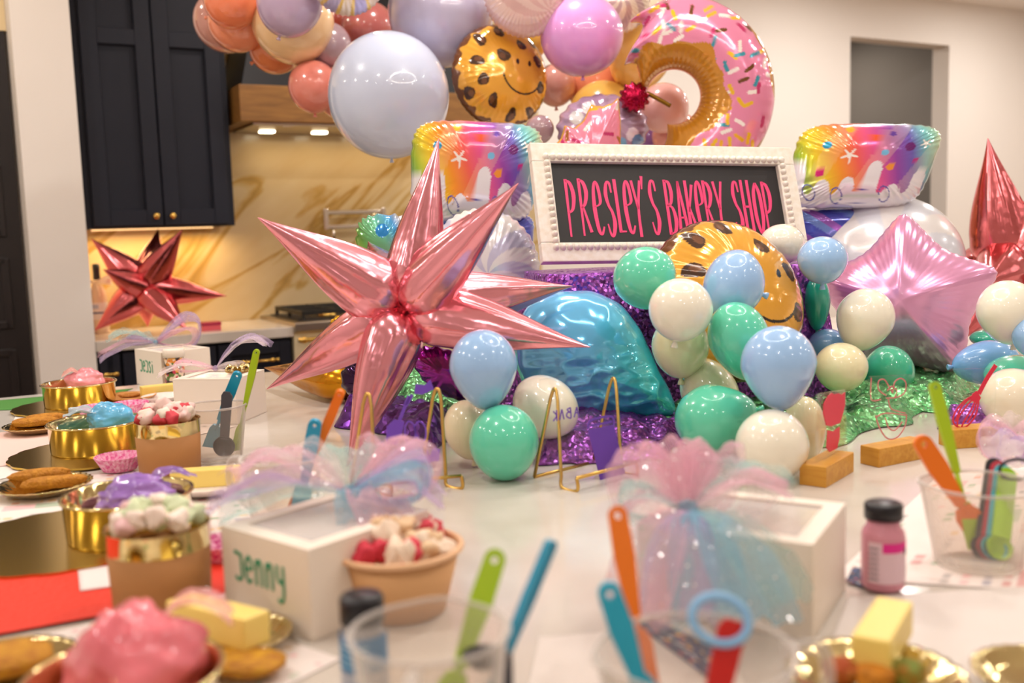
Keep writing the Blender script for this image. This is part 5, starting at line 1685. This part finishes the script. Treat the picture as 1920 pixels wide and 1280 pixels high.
sweets((320, 885), .055, .103, ['#f0e2d2', '#d2404c', '#f2d0c8'], 28, .027, ('sweet', 'sweet'), 'sweets in the far cup', ['white sweet heaped in the far kraft cup', 'red sweet heaped in the far kraft cup', 'pale pink sweet heaped in the far kraft cup'], 4)
# paper bowl with red and cream sweets
bw = empty('paper_bowl', stand(752, 1140, z=ZC + .002))
tag(bw, 'tan paper cup with a rolled rim full of red and cream sweets', 'bowl')
R_ = .075
mk('body', *lathe([(.0005, 0), (R_ * .72, 0), (R_ * .98, .075), (R_ * .955, .075), (R_ * .69, .003), (.0005, .003)], 72), mat('tan_paper', '#d9a672', .65), bw)
mk('rim', *tube([(R_ * math.cos(2 * math.pi * i / 64), R_ * math.sin(2 * math.pi * i / 64), .076) for i in range(64)], .004, 8, True), mat('tan_rim', '#e8b98e', .5), bw)
sweets((752, 1140), .068, .068, ['#dc4656', '#e8c49c', '#d8384c', '#f0d8c0'], 30, .030, ('sweet', 'sweet'), 'sweets in the tan bowl', ['rosy red sweet in the tan paper bowl', 'tan sweet in the tan paper bowl', 'crimson sweet in the tan paper bowl', 'cream sweet in the tan paper bowl'], 6, .35)

# ---- plastic measuring cups and the tools in them
def mcup(label, px, py, R, h, hand_az):
    root = empty('measuring_cup', stand(px, py, z=ZC + .0035))
    tag(root, label, 'measuring cup', 'frosted plastic measuring cups')
    def sp(a, z):
        k = math.cos(a - math.radians(hand_az) - math.pi)
        return 1 + .10 * max(0, k) ** 24 * max(0, (z / h - .7) / .3)
    mk('body', *lathe([(.0005, 0), (R * .78, 0), (R * .8, .003), (R * .98, h - .002), (R * 1.01, h), (R * .985, h), (R * .955, h - .003), (R * .775, .006), (.0005, .005)], 72, sp), M_frost, root)
    mk('rim', *tube([(R * sp(2 * math.pi * i / 72, h) * math.cos(2 * math.pi * i / 72), R * sp(2 * math.pi * i / 72, h) * math.sin(2 * math.pi * i / 72), h) for i in range(72)], .0022, 8, True), M_frost_h, root)
    a = math.radians(hand_az)
    hp = smooth_line([(R * .96, 0, h * .93), (R + .03, 0, h * .9), (R + .032, 0, h * .5), (R * .9, 0, h * .22)], 8)
    mk('handle', *tube([(p.x * math.cos(a), p.x * math.sin(a), p.z) for p in hp], .0055, 10), M_frost_h, root)
    return root
def spatula(label, px_foot, tip, d, color, L=.20, w=.02, hole=True, group='silicone spatulas', head=True, flat=0, ring=True):
    """tip = pixel of the handle end, d its depth; the tool runs from the foot (pixel on the counter) to the tip"""
    f = G(*px_foot) + Vector((0, 0, .012))
    t = P(tip[0], tip[1], d)
    ax = (t - f)
    LL = ax.length
    z = ax.normalized()
    x = (_r - z * _r.dot(z)).normalized()
    x = (Matrix.Rotation(math.radians(flat), 3, z) @ x)
    y = z.cross(x)
    M = Matrix(((x.x, z.x, -y.x, f.x), (x.y, z.y, -y.y, f.y), (x.z, z.z, -y.z, f.z), (0, 0, 0, 1)))
    root = empty('spatula', M)
    tag(root, label, 'spatula', group)
    mt = mat('silicone' + color, color, .35)
    hl_ = min(LL * .62, .125)
    y1, y0 = LL, LL - hl_
    # handle with rounded end and a hanging hole
    n = 24
    out = []
    for i in range(n + 1):
        a = math.pi * i / n
        out.append((w * .5 * math.cos(a), y1 - w * .5 + w * .5 * math.sin(a)))
    out += [(-w * .55, y1 - hl_ * .45), (-w * .30, y0), (w * .30, y0), (w * .55, y1 - hl_ * .45)]
    ho = [(w * .17 * math.cos(2 * math.pi * i / 12), y1 - w * .52 + w * .2 * math.sin(2 * math.pi * i / 12)) for i in range(12)]
    bm = bmesh.new()
    def loop(pts, zz): return [bm.verts.new((p[0], p[1], zz)) for p in pts]
    th = .0075
    for zz in (0,):
        a_, b_ = loop(out, -th / 2), loop(ho, -th / 2)
        ed = [bm.edges.new((a_[i], a_[(i + 1) % len(a_)])) for i in range(len(a_))] + [bm.edges.new((b_[i], b_[(i + 1) % 12])) for i in range(12)]
        bmesh.ops.triangle_fill(bm, use_beauty=True, edges=ed)
    ex = bmesh.ops.extrude_face_region(bm, geom=bm.faces[:])
    bmesh.ops.translate(bm, vec=(0, 0, th), verts=[v for v in ex['geom'] if isinstance(v, bmesh.types.BMVert)])
    bmesh.ops.recalc_face_normals(bm, faces=bm.faces[:])
    me_v = [v.co.copy() for v in bm.verts]; bm.verts.index_update()
    me_f = [[v.index for v in fc.verts] for fc in bm.faces]
    bm.free()
    mk('handle', me_v, me_f, mt, root, False)
    mk('shaft', *tube([(0, y0 + .004, 0), (0, .05, 0)], .0035, 8), mt, root)
    if head:
        hw_ = w * 1.35
        V, F = prism([(-hw_ / 2, .0), (hw_ / 2, .008), (hw_ / 2, .05), (hw_ * .3, .062), (-hw_ * .3, .062), (-hw_ / 2, .05)], .006, -.003)
        mk('blade', V, F, mt, root, False)
    return root
LIME, AQUA, ORNG = '#a8c81a', '#1f9fc8', '#f27a12'
# far left cup with black measuring spoon
mcup('frosted measuring cup with a black scoop behind the red sweets cup', 408, 862, .062, .112, 215)
spatula('blue spatula standing in the far left measuring cup', (392, 850), (447, 697), 2.02, AQUA)
spatula('lime green spatula standing in the far left measuring cup', (442, 858), (482, 655), 2.0, LIME, w=.013)
sc_ = empty('measuring_spoon', Matrix.Translation(G(428, 860) + Vector((0, 0, .008))))
tag(sc_, 'black round measuring spoon inside the far left cup', 'spoon')
xv = (P(445, 735, 1.96) - G(428, 860)); 
M_ = plane_frame(Vector((0, 0, 0)), _r, -(Vector((0, 1, .15)).normalized()))
sc_.matrix_world = Matrix.Translation(G(428, 856) + Vector((0, -.02, .028))) @ M_
mk('bowl', *lathe([(.0005, 0), (.018, .001), (.022, .006), (.022, .012), (.0205, .012), (.0205, .007), (.0005, .003)], 32), M_black, sc_, mw=T(0, 0, -.004))
mk('handle', *prism([(-.009, .015), (.009, .015), (.012, .11), (.006, .118), (-.006, .118), (-.010, .11)], .004, .002), mat('grey_plastic', '#4b4c56', .4), sc_, False, Matrix.Rotation(-.12, 4, 'Z'))
# cup behind the near bow
mcup('frosted measuring cup hidden behind the near tulle bow', 535, 990, .062, .112, 160)
spatula('blue spatula in the cup behind the near bow', (560, 985), (592, 786), 1.5, AQUA)
spatula('orange spatula in the cup behind the near bow', (545, 980), (640, 731), 1.5, ORNG, w=.014)
# front cup
mcup('large frosted measuring cup in the centre foreground', 815, 1440, .066, .12, 265)
spatula('lime green spatula in the centre foreground cup', (815, 1420), (934, 1030), .92, LIME, w=.02)
spatula('slim blue spatula seen edge on in the centre foreground cup', (870, 1440), (1036, 1012), .90, '#1590b4', w=.012, flat=60)
spn = empty('measuring_spoon', Matrix.Translation(P(908, 1225, .85)))
tag(spn, 'dark round measuring spoon resting inside the centre foreground cup', 'spoon')
mk('bowl', *lathe([(.0005, -.012), (.012, -.01), (.02, 0), (.0185, 0), (.011, -.008), (.0005, -.01)], 28), M_black, spn)
mk('handle', *box(.012, .004, .07, .001, (.018, 0, -.07)), mat('grey_plastic', '#4b4c56', .4), spn, False)
# centre right cup with orange and blue spatulas and measuring spoons
mcup('frosted measuring cup with a red measuring spoon, right of centre foreground', 1310, 1450, .078, .105, 10)
spatula('bright orange spatula standing tall right of centre', (1215, 1330), (1155, 948), .98, ORNG, w=.019)
spatula('turquoise spatula with round hanging hole right of centre', (1240, 1420), (1136, 1092), .84, '#22aacb', w=.02)
ms = empty('measuring_spoons', face(1358, 1235, .84, 0, -20, -18))
tag(ms, 'red measuring spoon on a light blue ring in the foreground cup', 'spoon')
rl = 32
mk('ring', *tube([(-.012 + .024 * math.cos(2 * math.pi * i / rl), .030 + .019 * math.sin(2 * math.pi * i / rl), .006) for i in range(rl)], .004, 8, True), mat('light_blue_plastic', '#8cc0ea', .35), ms)
mk('handle', *prism([(-.010, -.05), (.010, -.05), (.012, .025), (.007, .033), (-.007, .033), (-.012, .025)], .005), mat('red_plastic', '#c81e18', .35), ms, False)
mk('bowl', *lathe([(.0005, -.012), (.012, -.01), (.02, 0), (.0185, 0), (.011, -.008), (.0005, -.01)], 28), mat('red_plastic', '#c81e18', .35), ms, mw=T(0, -.065, 0))
# right cup
mcup('frosted measuring cup with stacked coloured measuring spoons at the right edge', 1835, 1055, .068, .105, -20)
spatula('orange spatula leaning left in the right edge cup', (1850, 1040), (1722, 818), 1.32, ORNG, w=.024)
spatula('lime green spatula in the right edge cup', (1830, 1045), (1750, 716), 1.36, LIME, w=.015)
for i, (dx, c, nm) in enumerate([(0, '#17151a', 'black'), (9, '#c02a3c', 'red'), (16, '#3fb0c4', 'turquoise'), (24, '#9ccc1c', 'lime green')]):
    t_ = P(1866 + dx, 860 + i * 6, 1.36 - i * .006)
    f_ = P(1842 + dx * 1.3, 1035, 1.30 - i * .006)
    z_ = (t_ - f_).normalized(); x_ = (_r - z_ * _r.dot(z_)).normalized(); y_ = z_.cross(x_)
    L_ = (t_ - f_).length
    o = empty('measuring_spoon', Matrix(((x_.x, z_.x, -y_.x, f_.x), (x_.y, z_.y, -y_.y, f_.y), (x_.z, z_.z, -y_.z, f_.z), (0, 0, 0, 1))))
    tag(o, nm + ' measuring spoon fanned in the right edge cup', 'spoon', 'measuring spoons in the right cup')
    w_ = .012
    pts = [(w_ * math.cos(math.pi * k / 12), L_ - w_ + w_ * math.sin(math.pi * k / 12)) for k in range(13)] + [(-w_, .02), (w_, .02)]
    mk('handle', *prism(pts, .003), mat('spoon' + c, c, .35), o, False)
    mk('bowl', *lathe([(.0005, -.012), (.012, -.01), (.017, 0), (.0155, 0), (.011, -.008), (.0005, -.01)], 24), mat('spoon' + c, c, .35), o, mw=T(0, .006, .002))
rg_ = P(1905, 880, 1.33)
o = mk('spoon_ring', *tube([(rg_ - rg_) + Vector((.022 * math.cos(2 * math.pi * i / 32), 0, .014 * math.sin(2 * math.pi * i / 32))) for i in range(32)], .0022, 8, True), M_black, mw=Matrix.Translation(rg_))
tag(o, 'black wire ring holding the measuring spoons at the right edge', 'ring')

# ---- jars and bottles
def bottle(name, label, px, py, prof, cap_prof, mb, mc, yaw=0, band=None, z=.003, ribs=0):
    root = empty(name, stand(px, py, yaw, ZC + z))
    tag(root, label, 'bottle')
    mk('body', *lathe(prof, 56), mb, root)
    mk('cap', *lathe(cap_prof, 72, (lambda a, zz: 1 + .012 * math.sin(ribs * a)) if ribs else None), mc, root)
    return root
def lab_patch(parent, R, a0, a1, z0, z1, m, name='label'):
    V = []
    n = 24
    for i in range(n):
        a = math.radians(a0 + (a1 - a0) * i / (n - 1))
        for zz in (z0, z1):
            V.append((R * math.cos(a), R * math.sin(a), zz))
    return mk(name, V, gridf(n, 2), m, parent)
b = bottle('sprinkle_bottle', 'pink sprinkle bottle with black ribbed cap at the right', 1655, 1100, [(.0005, 0), (.022, 0), (.0255, .004), (.0255, .066), (.024, .072), (.0195, .078), (.0195, .088), (.0005, .088)],
           [(.0005, .106), (.020, .106), (.0222, .104), (.0222, .087), (.0005, .087)], clear_mat('pink_sprinkle_jar', '#f4c4cc', .12, .15, '#dd95a6'), M_black, ribs=50)
lab_patch(b, .0257, -150, -10, .012, .062, mat('bottle_label', '#e2c2cc', .5))
lab_patch(b, .0259, -112, -15, .050, .062, mat('magenta_label', '#e0218c', .5), 'label_band')
for i in range(7):
    lab_patch(b, .0259, -148, -122, .016 + i * .0062, .0185 + i * .0062, mat('label_text_grey', '#8a7a84', .5), 'label_text')
lab_patch(b, .02595, -45, -22, .046, .054, M_black, 'label_text')
lab_patch(b, .0259, -30, -15, .016, .03, mat('label_gold', '#b08a5a', .5), 'label_text')
b = bottle('sprinkle_bottle', 'bottle with black cap and blue label in the left foreground by the large cup', 688, 1330, [(.0005, 0), (.020, 0), (.022, .004), (.022, .07), (.018, .078), (.0175, .09), (.0005, .09)],
           [(.0005, .113), (.0185, .113), (.0205, .11), (.0205, .088), (.0005, .088)], clear_mat('clear_jar', '#e8e8ec', .5, .1, '#c8ccd4'), M_black, ribs=44)
lab_patch(b, .0223, -200, 20, .045, .078, mat('blue_label', '#1d78b0', .5))
lab_patch(b, .0223, -200, 20, .02, .044, mat('grey_label', '#b8bcc8', .5), 'label_band')
for i in range(4):
    lab_patch(b, .0225, -150, -70, .050 + i * .006, .0525 + i * .006, mat('label_print_light', '#9cc8e0', .5), 'label_text')
# far sprinkle jar
j = bottle('sprinkle_jar', 'small jar of mixed sprinkles with white lid in front of the far box', 330, 728, [(.0005, 0), (.027, 0), (.029, .004), (.029, .09), (.027, .098), (.0005, .098)],
           [(.0005, .122), (.030, .122), (.032, .119), (.032, .097), (.0005, .097)], mat('mixed_sprinkles', '#d09a4a', .35, coat=.4), mat('white_lid', '#f3e9dc', .4))
nt = MATS['mixed_sprinkles'].node_tree
vo = nt.nodes.new('ShaderNodeTexVoronoi'); vo.inputs['Scale'].default_value = 110
rp = nt.nodes.new('ShaderNodeValToRGB'); rp.color_ramp.interpolation = 'CONSTANT'
e = rp.color_ramp.elements
e[0].color = (*hx('#3a1a20'), 1); e[1].position = .8; e[1].color = (*hx('#f2d9c0'), 1)
for p_, c in ((.2, '#e08a2c'), (.35, '#5a7a3a'), (.5, '#c83a5a'), (.6, '#f0b040'), (.7, '#40304a')):
    k = e.new(p_); k.color = (*hx(c), 1)
tc = nt.nodes.new('ShaderNodeTexCoord')
sx = nt.nodes.new('ShaderNodeSeparateColor')
nt.links.new(tc.outputs['Object'], vo.inputs['Vector']); nt.links.new(vo.outputs['Color'], sx.inputs[0])
nt.links.new(sx.outputs[0], rp.inputs[0]); nt.links.new(rp.outputs[0], nt.nodes['Principled BSDF'].inputs['Base Color'])

# champagne bottle with a white bow on the kitchen counter
cb = onwall(188, 608, WALL_N - .2)
w_ = ROOM @ Vector((cb.x, WALL_N - .2, ZC))
ch_ = empty('champagne_bottle', Matrix.Translation(w_))
tag(ch_, 'pale bottle with black neck foil and white bow beside the pillar', 'bottle')
mk('body', *lathe([(.0005, 0), (.042, 0), (.044, .006), (.044, .17), (.038, .205), (.022, .245), (.017, .27), (.0005, .27)], 40), mat('pale_bottle', '#d9c6ae', .2, coat=.4), ch_)
mk('neck_foil', *lathe([(.018, .255), (.0165, .30), (.018, .325), (.017, .345), (.0005, .347)], 32), M_black, ch_)
lab_patch(ch_, .0446, -180, 0, .07, .155, mat('white_bottle_label', '#ddd8d8', .5))
lab_patch(ch_, .0449, -150, -30, .10, .108, mat('label_blue_line', '#4a5a8a', .5), 'label_text')
lab_patch(ch_, .0449, -120, -70, .125, .145, mat('label_crest', '#a8b8d0', .5), 'label_crest')
for s in (-1, 1):
    V, F = tulle_petal(.075, .03, .05, 0, 5, loop=True)
    mk('bow_loop', V, F, mat('white_satin', '#efe2d2', .35), ch_, mw=T(0, -.024, .255) @ Matrix.Rotation(.5 if s > 0 else math.pi + .5, 4, 'Z') @ Matrix.Rotation(math.radians(70), 4, 'X'))
    V, F = tulle_petal(.07, .02, .0, .02, 6)
    mk('bow_tail', V, F, mat('white_satin', '#efe2d2', .35), ch_, mw=T(0, -.02, .255) @ Matrix.Rotation(0 if s > 0 else math.pi, 4, 'Z') @ Matrix.Rotation(math.radians(55), 4, 'Y'))
# pink box on the kitchen counter
pk = onwall(395, 618, WALL_N - .5)
pb = empty('gift_box', ROOM @ T(pk.x, WALL_N - .5, ZC))
tag(pb, 'flat crimson and pink box on the kitchen counter right of the small star', 'box')
mk('base', *box(.09, .07, .028, .003), mat('pink_card', '#e0606c', .4), pb, False)
mk('lid', *box(.094, .074, .016, .002, (0, 0, .026)), mat('crimson_card', '#b02a4c', .4), pb, False)
import OpenImageIO as oiio, sys
b=oiio.ImageBuf('/workdir/render_main.png'); 
import numpy as np
a=b.get_pixels(oiio.FLOAT)
for n,x,y in [('wall right',1500,50),('wall far right',1860,300),('pillar',90,300),('cab door',220,300),('splash',560,330),('splash lit',520,480),('counter',1000,1000),('counter right',1800,1150),('orb',729,179),('boxL',480,1150),('boxR',640,1150),('hall',1660,180),('green',1343,790),('cream',1447,850),('starpink',640,520),('frame',1200,288),('puff',1720,480),('dark door',30,500),('hood',560,200),('hall',1640,180)]:
    s=1024/1920; X,Y=int(x*s),int(y*s); print(n,(a[Y-2:Y+3,X-2:X+3,:3].mean((0,1))*255).astype(int))
